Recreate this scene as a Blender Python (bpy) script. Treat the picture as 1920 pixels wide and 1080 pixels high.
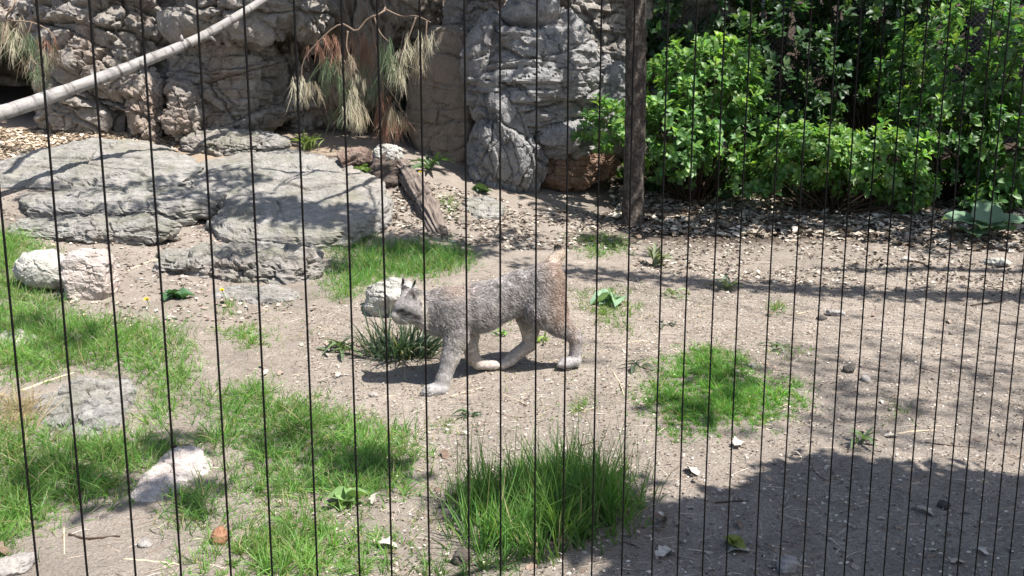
import bpy, bmesh, math, random
import numpy as np
from math import radians, sin, cos, tan, pi
from mathutils import Vector, Matrix, Euler

SC = bpy.context.scene
for o in list(bpy.data.objects):
    bpy.data.objects.remove(o)
COL = SC.collection
RNG = np.random.default_rng(11)
random.seed(5)

# ---------------------------------------------------------------- camera
EYE = np.array([0.0, 0.0, 1.4])
PITCH = radians(10)
FPX = 1663.0
cam = bpy.data.cameras.new('camera')
cam.sensor_width = 36
cam.lens = FPX / 1920 * 36
cam.clip_start = 0.05
cam.clip_end = 300
cam_ob = bpy.data.objects.new('camera', cam)
cam_ob.location = EYE
cam_ob.rotation_euler = (radians(90) - PITCH, 0, 0)
COL.objects.link(cam_ob)
SC.camera = cam_ob

# ---------------------------------------------------------------- light
SUN = np.array([0.42, -0.30, 0.86])
SUN = SUN / np.linalg.norm(SUN)
SUN_EL = math.asin(SUN[2])
SUN_AZ = math.atan2(SUN[0], SUN[1])          # from +Y towards +X
world = bpy.data.worlds.new('World')
SC.world = world
world.use_nodes = True
wn = world.node_tree
bg = wn.nodes['Background']
sky = wn.nodes.new('ShaderNodeTexSky')
sky.sky_type = 'NISHITA'
sky.sun_disc = False
sky.sun_elevation = SUN_EL
sky.sun_rotation = SUN_AZ
sky.air_density = 1.0
sky.dust_density = 1.5
sky.ozone_density = 1.0
wn.links.new(sky.outputs[0], bg.inputs[0])
bg.inputs[1].default_value = 0.085
sl = bpy.data.lights.new('sun', 'SUN')
sl.energy = 5.0
sl.angle = radians(0.5)
sl.color = (1.0, 0.95, 0.88)
so = bpy.data.objects.new('sun', sl)
so.rotation_euler = Vector(SUN).to_track_quat('Z', 'Y').to_euler()
so.location = (8, -6, 20)
COL.objects.link(so)
SC.view_settings.view_transform = 'Standard'
SC.view_settings.look = 'None'
SC.view_settings.gamma = 1
SC.view_settings.use_curve_mapping = False
SC.view_settings.exposure = 1.15

# ---------------------------------------------------------------- measuring helpers
def ray(px, py):
    px = np.asarray(px, float); py = np.asarray(py, float)
    u = (px - 960) / FPX; v = (540 - py) / FPX
    return np.stack([u, cos(PITCH) + v * sin(PITCH), -sin(PITCH) + v * cos(PITCH)], -1)

def at(px, py, d):
    """the point seen at (px, py) of the photograph, d metres in front of the lens (measured along Y)"""
    r = ray(px, py)
    return EYE + r * (np.asarray(d, float) / r[..., 1])[..., None]

def ppm(d):
    return FPX / (d * 1.0)

# ---------------------------------------------------------------- noise (vectorised)
def _hash(ix, iy, iz, seed):
    h = (ix.astype(np.int64) * 374761393 + iy.astype(np.int64) * 668265263 + iz.astype(np.int64) * 1274126177 + seed * 974634777) & 0xFFFFFFFF
    h = ((h ^ (h >> 13)) * 1274126177) & 0xFFFFFFFF
    h = ((h ^ (h >> 16)) * 2246822519) & 0xFFFFFFFF
    return h ^ (h >> 15)

def noise(p, seed=0):
    p = np.asarray(p, float)
    i = np.floor(p).astype(np.int64); f = p - i
    w = f * f * f * (f * (f * 6 - 15) + 10)
    out = 0
    for dx in (0, 1):
        wx = w[:, 0] if dx else 1 - w[:, 0]
        for dy in (0, 1):
            wy = w[:, 1] if dy else 1 - w[:, 1]
            for dz in (0, 1):
                wz = w[:, 2] if dz else 1 - w[:, 2]
                h = _hash(i[:, 0] + dx, i[:, 1] + dy, i[:, 2] + dz, seed)
                g = (((h & 1023) / 511.5 - 1) * (f[:, 0] - dx) + (((h >> 10) & 1023) / 511.5 - 1) * (f[:, 1] - dy)
                     + (((h >> 20) & 1023) / 511.5 - 1) * (f[:, 2] - dz))
                out = out + wx * wy * wz * g
    return out * 1.4

def fbm(p, octv=4, seed=0, lac=2.1, gain=0.5):
    a, s, out = 1.0, 0.0, 0
    p = np.asarray(p, float)
    for k in range(octv):
        out = out + a * noise(p, seed + k * 17); s += a
        a *= gain; p = p * lac + 3.7
    return out / s

def ridged(p, octv=4, seed=0, lac=2.1, gain=0.55):
    a, s, out = 1.0, 0.0, 0
    p = np.asarray(p, float)
    for k in range(octv):
        out = out + a * (1 - 2 * np.abs(noise(p, seed + k * 17))); s += a
        a *= gain; p = p * lac + 5.1
    return out / s

def facets(p, seed=0, tilt=0.8):
    """blocky fracture: each Voronoi cell is a tilted plane; returns (offset, distance to the nearest crack)"""
    p = np.asarray(p, float)
    i = np.floor(p).astype(np.int64)
    n = len(p)
    f1 = np.full(n, 9.0); f2 = np.full(n, 9.0); off = np.zeros(n)
    for dx in (-1, 0, 1):
        for dy in (-1, 0, 1):
            for dz in (-1, 0, 1):
                c = [i[:, 0] + dx, i[:, 1] + dy, i[:, 2] + dz]
                h = _hash(*c, seed); g = _hash(*c, seed + 91)
                q = np.stack([c[0] + (h & 1023) / 1023.0, c[1] + ((h >> 10) & 1023) / 1023.0, c[2] + ((h >> 20) & 1023) / 1023.0], -1)
                d = p - q
                r = np.sqrt((d ** 2).sum(1))
                o = (((g & 1023) / 511.5 - 1) * d[:, 0] + (((g >> 10) & 1023) / 511.5 - 1) * d[:, 1]
                     + (((g >> 20) & 1023) / 511.5 - 1) * d[:, 2]) * tilt + ((h >> 5) & 255) / 255.0 - 0.5
                near = r < f1
                f2 = np.where(near, f1, np.minimum(f2, r))
                off = np.where(near, o, off)
                f1 = np.where(near, r, f1)
    return off, f2 - f1

def sstep(a, b, x):
    t = np.clip((x - a) / (b - a), 0, 1)
    return t * t * (3 - 2 * t)

# ---------------------------------------------------------------- terrain
_cp = []
for px, py, d in [(0, 1080, 2.9), (480, 1080, 2.9), (960, 1080, 2.9), (1440, 1080, 2.9), (1920, 1080, 2.9),
                  (0, 850, 3.95), (480, 850, 4.0), (960, 850, 4.0), (1500, 850, 4.0), (1920, 850, 4.0),
                  (815, 740, 4.85), (1070, 692, 5.1), (600, 720, 4.9), (1400, 700, 5.1), (1900, 700, 5.1), (0, 700, 4.8),
                  (100, 590, 6.0), (350, 560, 6.3), (650, 590, 6.05), (900, 560, 6.6), (1200, 560, 6.9), (1550, 560, 7.0), (1900, 560, 7.0),
                  (560, 478, 7.9), (300, 480, 7.5), (60, 470, 7.4), (0, 420, 8.3), (-200, 420, 8.3), (420, 380, 9.2), (200, 330, 9.6),
                  (0, 250, 11.0), (345, 282, 10.8), (700, 300, 10.3), (820, 445, 8.5), (960, 370, 10.1), (-300, 240, 11.2),
                  (1185, 427, 9.5), (1500, 432, 9.4), (1900, 432, 9.0), (1500, 385, 10.6), (1900, 385, 10.4), (1150, 385, 10.4)]:
    q = at(px, py, d); _cp.append(q)
for q in [(-16, 3, -.1), (-16, 9, .7), (-16, 13, 1.5), (16, 3, -.1), (16, 9, .4), (16, 13, 1.2), (0, 0.5, -.16), (-3, .5, -.16), (3, .5, -.16), (0, -6, -.16), (-10, -6, -.16), (10, -6, -.16),
          (0, 13, 1.3), (4, 13.5, 1.1), (4, 17, 3.2), (0, 17, 2.5), (-6, 17, 2.5), (12, 17, 3.6)]:
    _cp.append(np.array(q, float))
_cp = np.array(_cp)
def _phi(r2):
    return 0.5 * r2 * np.log(r2 + 1e-9)
_n = len(_cp)
_A = np.zeros((_n + 3, _n + 3))
_d2 = ((_cp[:, None, :2] - _cp[None, :, :2]) ** 2).sum(-1)
_A[:_n, :_n] = _phi(_d2) + np.eye(_n) * 0.25
_A[:_n, _n] = 1; _A[:_n, _n + 1:] = _cp[:, :2]
_A[_n, :_n] = 1; _A[_n + 1:, :_n] = _cp[:, :2].T
_w = np.linalg.solve(_A, np.concatenate([_cp[:, 2], np.zeros(3)]))

def terrain(x, y, detail=True):
    x = np.atleast_1d(np.asarray(x, float)); y = np.atleast_1d(np.asarray(y, float))
    xc = np.clip(x, -16, 16); yc = np.clip(y, -6, 17)
    z = _w[_n] + _w[_n + 1] * xc + _w[_n + 2] * yc
    if len(x) < 3000:
        z = z + _phi((xc[:, None] - _cp[None, :, 0]) ** 2 + (yc[:, None] - _cp[None, :, 1]) ** 2) @ _w[:_n]
    else:
        for k in range(_n):
            z = z + _w[k] * _phi((xc - _cp[k, 0]) ** 2 + (yc - _cp[k, 1]) ** 2)
    z = z + np.maximum(y - 17, 0) * 0.55
    if detail:
        p = np.stack([x, y, np.zeros_like(x)], -1)
        z = z + 0.034 * fbm(p * 1.3, 3, 5) + 0.022 * fbm(p * 5.0, 3, 6)
    return z

def ground(px, py):
    """where the sight line through (px, py) meets the ground"""
    px = np.atleast_1d(np.asarray(px, float)); py = np.atleast_1d(np.asarray(py, float))
    r = ray(px, py)
    lo = np.full(len(px), 1.5); hi = np.full(len(px), 30.0); done = np.zeros(len(px), bool)
    t = 1.5
    while t < 30:
        P = EYE + r * (t / r[:, 1])[:, None]
        hit = (~done) & (P[:, 2] < terrain(P[:, 0], P[:, 1], False))
        hi[hit] = t; lo[hit] = t - 0.25; done |= hit
        if done.all():
            break
        t += 0.25
    for _ in range(14):
        m = (lo + hi) / 2
        P = EYE + r * (m / r[:, 1])[:, None]
        under = P[:, 2] < terrain(P[:, 0], P[:, 1])
        hi = np.where(under, m, hi); lo = np.where(under, lo, m)
    P = EYE + r * (hi / r[:, 1])[:, None]
    return P

def gpt(px, py):
    return ground(px, py)[0]

# ---------------------------------------------------------------- mesh helpers
def mesh_np(name, V, F, mat=None, col=None, smooth=True):
    V = np.ascontiguousarray(V, dtype=np.float32).reshape(-1, 3)
    F = np.ascontiguousarray(F, dtype=np.int32)
    k = F.shape[1]
    me = bpy.data.meshes.new(name)
    me.vertices.add(len(V)); me.vertices.foreach_set('co', V.ravel())
    me.loops.add(F.size); me.loops.foreach_set('vertex_index', F.ravel())
    me.polygons.add(len(F)); me.polygons.foreach_set('loop_start', np.arange(0, F.size, k, dtype=np.int32))
    me.update(calc_edges=True)
    me.polygons.foreach_set('use_smooth', np.full(len(F), smooth))
    if col is not None:
        c = np.ones((len(V), 4), np.float32); c[:, :3] = col
        a = me.color_attributes.new('Col', 'FLOAT_COLOR', 'POINT')
        a.data.foreach_set('color', c.ravel())
    me.validate()
    if mat:
        me.materials.append(mat)
    return me

def link(name, me, parent=None, loc=None):
    o = bpy.data.objects.new(name, me)
    COL.objects.link(o)
    if parent is not None:
        o.parent = parent
    if loc is not None:
        o.location = loc
    return o

def tag(o, label=None, cat=None, group=None, kind=None):
    if label: o['label'] = label
    if cat: o['category'] = cat
    if group: o['group'] = group
    if kind: o['kind'] = kind
    return o

def empty(name, loc, label, cat, group=None, kind=None):
    o = bpy.data.objects.new(name, None)
    o.empty_display_size = 0.1
    o.location = loc
    COL.objects.link(o)
    return tag(o, label, cat, group, kind)

def local(V, o):
    return np.asarray(V) - np.array(o.location)

def tube(path, radii, seg=10, cap=True, wob=0.0, seed=0):
    path = np.asarray(path, float); radii = np.asarray(radii, float)
    n = len(path)
    T = np.gradient(path, axis=0); T /= np.linalg.norm(T, axis=1)[:, None] + 1e-12
    ref = np.array([0.13, 0.27, 0.95]) if abs(T[0][2]) < .85 else np.array([.97, .1, .05])
    N = np.cross(T, ref); N /= np.linalg.norm(N, axis=1)[:, None]
    B = np.cross(T, N)
    a = np.arange(seg) / seg * 2 * pi
    r = radii[:, None] * np.ones(seg)[None]
    V = path[:, None] + (N[:, None] * np.cos(a)[None, :, None] + B[:, None] * np.sin(a)[None, :, None]) * r[..., None]
    V = V.reshape(-1, 3)
    if wob:
        C = np.repeat(path, seg, 0); D = V - C
        V = C + D * (1 + wob * fbm(V / (radii.mean() * 1.3), 3, seed))[:, None]
    i = np.arange(n - 1)[:, None] * seg; j = np.arange(seg)[None]; j2 = (j + 1) % seg
    F = np.stack([i + j, i + j2, i + seg + j2, i + seg + j], -1).reshape(-1, 4)
    if cap:
        V = np.vstack([V, path[0], path[-1]])
        k0, k1 = n * seg, n * seg + 1
        jj = np.arange(seg); j2 = (jj + 1) % seg
        F = np.vstack([F, np.stack([np.full(seg, k0), j2, jj, jj], -1)[:, [0, 1, 2, 2]] * 1, np.stack([np.full(seg, k1), (n - 1) * seg + jj, (n - 1) * seg + j2, (n - 1) * seg + j2], -1)])
    # degenerate quads become triangles
    q = []
    tri = F[:, 2] == F[:, 3]
    T1 = F[~tri]
    F3 = np.vstack([T1[:, [0, 1, 2]], T1[:, [0, 2, 3]], F[tri][:, :3]])
    return V, F3

def smooth_path(pts, n=24):
    pts = np.asarray(pts, float)
    t = np.linspace(0, len(pts) - 1, n)
    out = []
    P = np.vstack([2 * pts[0] - pts[1], pts, 2 * pts[-1] - pts[-2]])
    for v in t:
        i = min(int(v), len(pts) - 2); f = v - i
        p0, p1, p2, p3 = P[i], P[i + 1], P[i + 2], P[i + 3]
        out.append(0.5 * ((2 * p1) + (-p0 + p2) * f + (2 * p0 - 5 * p1 + 4 * p2 - p3) * f ** 2 + (-p0 + 3 * p1 - 3 * p2 + p3) * f ** 3))
    return np.array(out)

def join(parts):
    Vs, Fs, Cs, k = [], [], [], 0
    for p in parts:
        Vs.append(p[0]); Fs.append(np.asarray(p[1]) + k); k += len(p[0])
        if len(p) > 2: Cs.append(p[2])
    return (np.vstack(Vs), np.vstack(Fs), np.vstack(Cs) if Cs else None)

# ---------------------------------------------------------------- materials
def mat_new(name):
    m = bpy.data.materials.new(name); m.use_nodes = True
    nt = m.node_tree
    b = nt.nodes['Principled BSDF']
    return m, nt, b

def N(nt, t, **kw):
    n = nt.nodes.new(t)
    for k, v in kw.items():
        setattr(n, k, v)
    return n

def noise_node(nt, scale, detail=6, rough=.6, vec=None, dist=0.0):
    n = N(nt, 'ShaderNodeTexNoise')
    n.inputs['Scale'].default_value = scale; n.inputs['Detail'].default_value = detail
    n.inputs['Roughness'].default_value = rough; n.inputs['Distortion'].default_value = dist
    if vec is not None: nt.links.new(vec, n.inputs['Vector'])
    return n

def ramp(nt, src, stops, interp='LINEAR'):
    r = N(nt, 'ShaderNodeValToRGB')
    e = r.color_ramp.elements
    r.color_ramp.interpolation = interp
    while len(e) > 1: e.remove(e[-1])
    e[0].position = stops[0][0]; e[0].color = (*stops[0][1], 1)
    for p, c in stops[1:]:
        x = e.new(p); x.color = (*c, 1)
    nt.links.new(src, r.inputs[0])
    return r

def mix(nt, fac, a, b, mode='MIX'):
    m = N(nt, 'ShaderNodeMix', data_type='RGBA', blend_type=mode)
    for s, v in ((m.inputs[0], fac), (m.inputs[6], a), (m.inputs[7], b)):
        if hasattr(v, 'is_linked') or isinstance(v, bpy.types.NodeSocket): nt.links.new(v, s)
        elif isinstance(v, (int, float)): s.default_value = v
        else: s.default_value = (*v, 1)
    return m.outputs[2]

def bump(nt, b, srcs):
    prev = None
    for src, strength, dist in srcs:
        n = N(nt, 'ShaderNodeBump'); n.inputs['Strength'].default_value = strength; n.inputs['Distance'].default_value = dist
        nt.links.new(src, n.inputs['Height'])
        if prev: nt.links.new(prev, n.inputs['Normal'])
        prev = n.outputs[0]
    nt.links.new(prev, b.inputs['Normal'])

def rock_material(name, c1, c2, c3, moss=0.0, warm=0.25, sc=1.0, strata=False):
    m, nt, b = mat_new(name)
    g = N(nt, 'ShaderNodeNewGeometry')
    pos = g.outputs['Position']
    if strata:
        mp = N(nt, 'ShaderNodeMapping'); mp.inputs['Scale'].default_value = (1, 1, 4.0); mp.inputs['Rotation'].default_value = (.12, .08, 0)
        nt.links.new(pos, mp.inputs[0]); vec = mp.outputs[0]
    else:
        vec = pos
    n1 = noise_node(nt, 1.6 * sc, 8, .65, vec, .4)
    n2 = noise_node(nt, 9 * sc, 8, .7, vec, .2)
    n3 = noise_node(nt, 45 * sc, 6, .7, pos)
    c = ramp(nt, n1.outputs[0], [(.30, c1), (.5, c2), (.7, c3)]).outputs[0]
    c = mix(nt, .55, c, ramp(nt, n2.outputs[0], [(.3, tuple(x * .5 for x in c1)), (.5, c2), (.68, tuple(min(1, x * 1.25) for x in c3))]).outputs[0])
    c = mix(nt, .35, c, ramp(nt, n3.outputs[0], [(.3, (.04, .04, .04)), (.5, c2), (.7, c3)]).outputs[0])
    nw = noise_node(nt, .9 * sc, 4, .6, pos)
    fw = ramp(nt, nw.outputs[0], [(.5, (0, 0, 0)), (.7, (warm, warm, warm))]).outputs[0]
    c = mix(nt, fw, c, (.30, .19, .13))
    if moss:
        nm = noise_node(nt, 2.3, 6, .7, pos)
        fm = ramp(nt, nm.outputs[0], [(.46, (0, 0, 0)), (.64, (moss, moss, moss))]).outputs[0]
        c = mix(nt, fm, c, (.13, .135, .075))
    nt.links.new(c, b.inputs['Base Color'])
    b.inputs['Roughness'].default_value = .85
    b.inputs['Specular IOR Level'].default_value = .3
    v = N(nt, 'ShaderNodeTexVoronoi', feature='DISTANCE_TO_EDGE'); v.inputs['Scale'].default_value = 7 * sc
    vmix = N(nt, 'ShaderNodeVectorMath', operation='ADD')
    nv = noise_node(nt, 4 * sc, 4, .6, vec)
    nt.links.new(vec, vmix.inputs[0]); nt.links.new(nv.outputs[1], vmix.inputs[1])
    nt.links.new(vmix.outputs[0], v.inputs['Vector'])
    vr = ramp(nt, v.outputs[0], [(0, (0, 0, 0)), (.06, (1, 1, 1))]).outputs[0]
    bump(nt, b, [(n2.outputs[0], .7, .05 / sc), (vr, .35, .012 / sc), (n3.outputs[0], .7, .012 / sc)])
    return m

M = {}
M['cliff'] = rock_material('weathered grey rock', (.085, .076, .068), (.225, .205, .187), (.40, .375, .345), 0.12, .45)
M['boulder'] = rock_material('grey boulder rock', (.065, .064, .066), (.20, .198, .20), (.40, .395, .39), 0.05, .12, 1.2)
M['tan_rock'] = rock_material('tan sandstone', (.11, .09, .07), (.19, .16, .13), (.27, .235, .195), 0.05, .5)
M['red_rock'] = rock_material('reddish ledge rock', (.10, .07, .05), (.20, .13, .09), (.30, .2, .15), 0, .6, 1.2, True)
M['slab'] = rock_material('pale slab stone', (.115, .11, .102), (.255, .245, .23), (.40, .388, .366), 0.42, .2, 1.0, True)
M['pale'] = rock_material('pale boulder stone', (.28, .235, .215), (.43, .385, .36), (.58, .54, .51), 0.0, .35, 1.5)
M['white_rock'] = rock_material('chalky white stone', (.19, .182, .165), (.365, .355, .325), (.53, .515, .48), 0.15, .15, 2)

def soil_material():
    m, nt, b = mat_new('dry pinkish soil')
    g = N(nt, 'ShaderNodeNewGeometry'); pos = g.outputs['Position']
    n1 = noise_node(nt, .8, 6, .6, pos)
    n2 = noise_node(nt, 7, 8, .7, pos)
    n3 = noise_node(nt, 60, 6, .75, pos)
    n4 = noise_node(nt, 160, 4, .7, pos)
    c = ramp(nt, n1.outputs[0], [(.3, (0.154, 0.129, 0.110)), (.5, (0.238, 0.211, 0.190)), (.7, (0.307, 0.281, 0.255))]).outputs[0]
    c = mix(nt, .5, c, ramp(nt, n2.outputs[0], [(.3, (0.100, 0.078, 0.065)), (.5, (0.230, 0.203, 0.183)), (.7, (0.361, 0.336, 0.304))]).outputs[0])
    c = mix(nt, .48, c, ramp(nt, n3.outputs[0], [(.32, (0.061, 0.043, 0.031)), (.5, (0.230, 0.195, 0.159)), (.68, (0.399, 0.358, 0.311))]).outputs[0])
    c = mix(nt, .42, c, ramp(nt, n4.outputs[0], [(.35, (0.077, 0.054, 0.042)), (.5, (0.230, 0.195, 0.163)), (.65, (0.430, 0.390, 0.342))]).outputs[0])
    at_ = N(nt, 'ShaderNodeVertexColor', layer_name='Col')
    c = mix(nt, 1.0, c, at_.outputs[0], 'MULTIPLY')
    nt.links.new(c, b.inputs['Base Color'])
    b.inputs['Roughness'].default_value = .95
    b.inputs['Specular IOR Level'].default_value = .15
    v = N(nt, 'ShaderNodeTexVoronoi'); v.inputs['Scale'].default_value = 70; nt.links.new(pos, v.inputs['Vector'])
    bump(nt, b, [(n2.outputs[0], .6, .04), (n3.outputs[0], .8, .012), (v.outputs[0], .5, .006)])
    return m
M['soil'] = soil_material()

def attr_material(name, rough=.6, trans=0.0, spec=.3, var=0.0, sheen=0, scale=30):
    m, nt, b = mat_new(name)
    a = N(nt, 'ShaderNodeVertexColor', layer_name='Col')
    c = a.outputs[0]
    if var:
        g = N(nt, 'ShaderNodeNewGeometry')
        n = noise_node(nt, scale, 4, .6, g.outputs['Position'])
        c = mix(nt, 1.0, c, ramp(nt, n.outputs[0], [(.3, (1 - var,) * 3), (.7, (1 + var,) * 3)]).outputs[0], 'MULTIPLY')
    nt.links.new(c, b.inputs['Base Color'])
    b.inputs['Roughness'].default_value = rough
    b.inputs['Specular IOR Level'].default_value = spec
    if trans:
        t = N(nt, 'ShaderNodeBsdfTranslucent')
        tc = mix(nt, 1.0, c, (1.5, 1.6, .7), 'MULTIPLY')
        nt.links.new(tc, t.inputs['Color'])
        ms = N(nt, 'ShaderNodeMixShader'); ms.inputs[0].default_value = trans
        nt.links.new(b.outputs[0], ms.inputs[1]); nt.links.new(t.outputs[0], ms.inputs[2])
        nt.links.new(ms.outputs[0], nt.nodes['Material Output'].inputs[0])
    return m
M['grass'] = attr_material('grass blades', .5, .45, .35)
M['leaf'] = attr_material('glossy shrub leaf', .46, .43, .5, .25, scale=60)
M['dull_leaf'] = attr_material('soft weed leaf', .6, .25, .3, .2, scale=60)
M['needle'] = attr_material('pine needles', .6, .15, .25)
M['litter'] = attr_material('dry litter', .8, .0, .2, .25, scale=80)
M['fur'] = attr_material('lynx fur', .85, .15, .08)
M['skin'] = attr_material('lynx undercoat', .9, 0, .1, .3, scale=45)

def bark_material(name, c1, c2, c3, zs=.25, sc=14, bdist=.03):
    m, nt, b = mat_new(name)
    tc = N(nt, 'ShaderNodeTexCoord')
    mp = N(nt, 'ShaderNodeMapping'); mp.inputs['Scale'].default_value = (1, 1, zs)
    nt.links.new(tc.outputs['Object'], mp.inputs[0])
    n1 = noise_node(nt, sc, 8, .7, mp.outputs[0], .6)
    n2 = noise_node(nt, sc * 5, 6, .7, mp.outputs[0])
    c = ramp(nt, n1.outputs[0], [(.34, c1), (.5, c2), (.68, c3)]).outputs[0]
    c = mix(nt, .4, c, ramp(nt, n2.outputs[0], [(.35, c1), (.5, c2), (.62, c3)]).outputs[0])
    nt.links.new(c, b.inputs['Base Color']); b.inputs['Roughness'].default_value = .9; b.inputs['Specular IOR Level'].default_value = .2
    bump(nt, b, [(n1.outputs[0], .8, bdist), (n2.outputs[0], .6, bdist * .3)])
    return m
M['bark'] = bark_material('dark brown bark', (.018, .014, .012), (.050, .039, .033), (.26, .23, .20), .5, 22, .05)  # pale tone brightened to paint sunlit flecks on the trunk
M['old_wood'] = bark_material('weathered driftwood', (.03, .022, .018), (.095, .073, .062), (.24, .205, .18), 3.0, 14, .05)

def wood_along(name, axis, cols, sc=10, bd=.01):
    """bark for a log lying along a given direction"""
    m, nt, b = mat_new(name)
    g = N(nt, 'ShaderNodeTexCoord')
    q = Vector(axis).normalized().to_track_quat('X', 'Z').inverted().to_euler()
    mp = N(nt, 'ShaderNodeMapping'); mp.inputs['Rotation'].default_value = q; mp.inputs['Scale'].default_value = (1, 1, 1)
    mp2 = N(nt, 'ShaderNodeMapping'); mp2.inputs['Scale'].default_value = (.28, 1, 1)
    nt.links.new(g.outputs['Object'], mp.inputs[0]); nt.links.new(mp.outputs[0], mp2.inputs[0])
    n1 = noise_node(nt, sc, 8, .7, mp2.outputs[0], .4)
    n2 = noise_node(nt, sc * 4, 6, .7, mp2.outputs[0])
    c = ramp(nt, n1.outputs[0], [(.28, cols[0]), (.42, cols[1]), (.65, cols[2])]).outputs[0]
    c = mix(nt, .35, c, ramp(nt, n2.outputs[0], [(.3, cols[0]), (.45, cols[1]), (.65, cols[2])]).outputs[0])
    # dark scars that ring the branch
    mp3 = N(nt, 'ShaderNodeMapping'); mp3.inputs['Scale'].default_value = (3.2, .6, .6)
    nt.links.new(mp.outputs[0], mp3.inputs[0])
    n3 = noise_node(nt, 3.2, 5, .6, mp3.outputs[0])
    f = ramp(nt, n3.outputs[0], [(.54, (0, 0, 0)), (.64, (.85, .85, .85))]).outputs[0]
    c = mix(nt, f, c, cols[0])
    nt.links.new(c, b.inputs['Base Color']); b.inputs['Roughness'].default_value = .8; b.inputs['Specular IOR Level'].default_value = .2
    bump(nt, b, [(n1.outputs[0], .6, bd), (n2.outputs[0], .5, bd * .4)])
    return m

def plain(name, c, rough=.5, spec=.5, metal=0.0):
    m, nt, b = mat_new(name)
    g = N(nt, 'ShaderNodeNewGeometry')
    n = noise_node(nt, 60, 4, .6, g.outputs['Position'])
    cc = ramp(nt, n.outputs[0], [(.3, tuple(x * .75 for x in c)), (.7, tuple(min(1, x * 1.2) for x in c))]).outputs[0]
    nt.links.new(cc, b.inputs['Base Color'])
    b.inputs['Roughness'].default_value = rough; b.inputs['Specular IOR Level'].default_value = spec; b.inputs['Metallic'].default_value = metal
    return m
M['wire'] = plain('black fence wire', (.005, .0045, .0045), .8, .1)
M['galvanised'] = plain('dull galvanised wire', (.30, .31, .31), .5, .4, .3)
M['eye'] = plain('lynx eye', (.02, .017, .008), .08, .8)
M['nose'] = plain('lynx nose', (.11, .07, .06), .4, .4)
M['black_fur'] = plain('black fur', (.012, .011, .011), .8, .2)
M['pebble'] = rock_material('pebble stone', (.17, .155, .145), (.28, .26, .245), (.42, .40, .375), 0, .3, 6)
M['dark_pebble'] = rock_material('dark pebble stone', (.03, .03, .028), (.06, .055, .05), (.10, .09, .085), 0, .2, 6)
M['brown_ball'] = bark_material('brown husk', (.10, .04, .02), (.22, .11, .065), (.36, .22, .15), .5, 30, .006)
M['twig'] = plain('dry twig', (.20, .15, .115), .9, .1)
M['dark_twig'] = plain('dark twig', (.05, .036, .028), .9, .1)
M['straw'] = plain('bleached straw', (.50, .41, .29), .8, .2)
M['yellow'] = plain('yellow petals', (.80, .62, .03), .6, .2)
M['stem'] = plain('green stem', (.10, .17, .05), .6, .3)

# ---------------------------------------------------------------- ground
def axis(lo, hi, a, b, fine, grow=1.18):
    mid = list(np.arange(a, b + 1e-6, fine))
    s, v = fine, b
    while v < hi:
        s *= grow; v += s; mid.append(v)
    s, v = fine, a
    while v > lo:
        s *= grow; v -= s; mid.insert(0, v)
    return np.array(mid)

# soil sheet, with the shade under the shrubs painted into its colour
def build_ground():
    xs = axis(-90, 90, -4.6, 5.2, .036)
    ys = axis(-40, 110, 2.3, 10.6, .032)
    X, Y = np.meshgrid(xs, ys)
    x, y = X.ravel(), Y.ravel()
    z = terrain(x, y)
    near = (x > -5.5) & (x < 6) & (y > 2) & (y < 11.5)
    p = np.stack([x, y, np.zeros_like(x)], -1)
    dz = np.zeros_like(z)
    dz[near] = .006 * ridged(p[near] * 9, 3, 21) + .005 * noise(p[near] * 23, 33)
    z += dz
    nx, ny = len(xs), len(ys)
    i = np.arange(ny - 1)[:, None] * nx + np.arange(nx - 1)[None]
    F = np.stack([i, i + 1, i + nx + 1, i + nx], -1).reshape(-1, 4)
    g = .98 + .30 * fbm(p * .9, 3, 40) + .30 * fbm(p * 3.5, 4, 41)
    col = np.stack([g, g, g], -1)
    # humus, darkened to stand in for shade below the shrubs and in the wood
    hum_shade = sstep(8.5, 9.3, y + .35 * fbm(p * 1.5, 3, 8)) * sstep(.7, 1.5, x)
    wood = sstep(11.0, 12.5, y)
    hum_shade = np.maximum(hum_shade, wood)
    col = col * (1 - hum_shade[:, None]) + col * np.array([.22, .19, .175]) * hum_shade[:, None]
    # trodden straw-coloured terrace on the hill
    st = sstep(9.6, 10.4, y) * sstep(-1.2, -2.2, x) * (1 - wood)
    col = col * (1 - .7 * st[:, None]) + np.array([1.25, 1.12, .95]) * .7 * st[:, None]
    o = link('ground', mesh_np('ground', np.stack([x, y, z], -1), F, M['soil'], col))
    tag(o, 'dry trodden soil of the enclosure rising to the rocks', 'ground', kind='structure')
build_ground()

# ---------------------------------------------------------------- rocks
_ico = {}
def ico(sub):
    if sub not in _ico:
        bm = bmesh.new(); bmesh.ops.create_icosphere(bm, subdivisions=sub, radius=1)
        V = np.array([v.co[:] for v in bm.verts]); F = np.array([[v.index for v in f.verts] for f in bm.faces]); bm.free()
        V /= np.linalg.norm(V, axis=1)[:, None]
        _ico[sub] = (V, F)
    return _ico[sub]

def rotz(a):
    return np.array([[cos(a), -sin(a), 0], [sin(a), cos(a), 0], [0, 0, 1]])

def vnormals(V, F):
    n = np.cross(V[F[:, 1]] - V[F[:, 0]], V[F[:, 2]] - V[F[:, 0]])
    out = np.zeros_like(V)
    for k in range(3):
        for c in range(3):
            out[:, c] += np.bincount(F[:, k], n[:, c], len(V))
    return out / (np.linalg.norm(out, axis=1)[:, None] + 1e-12)

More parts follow.
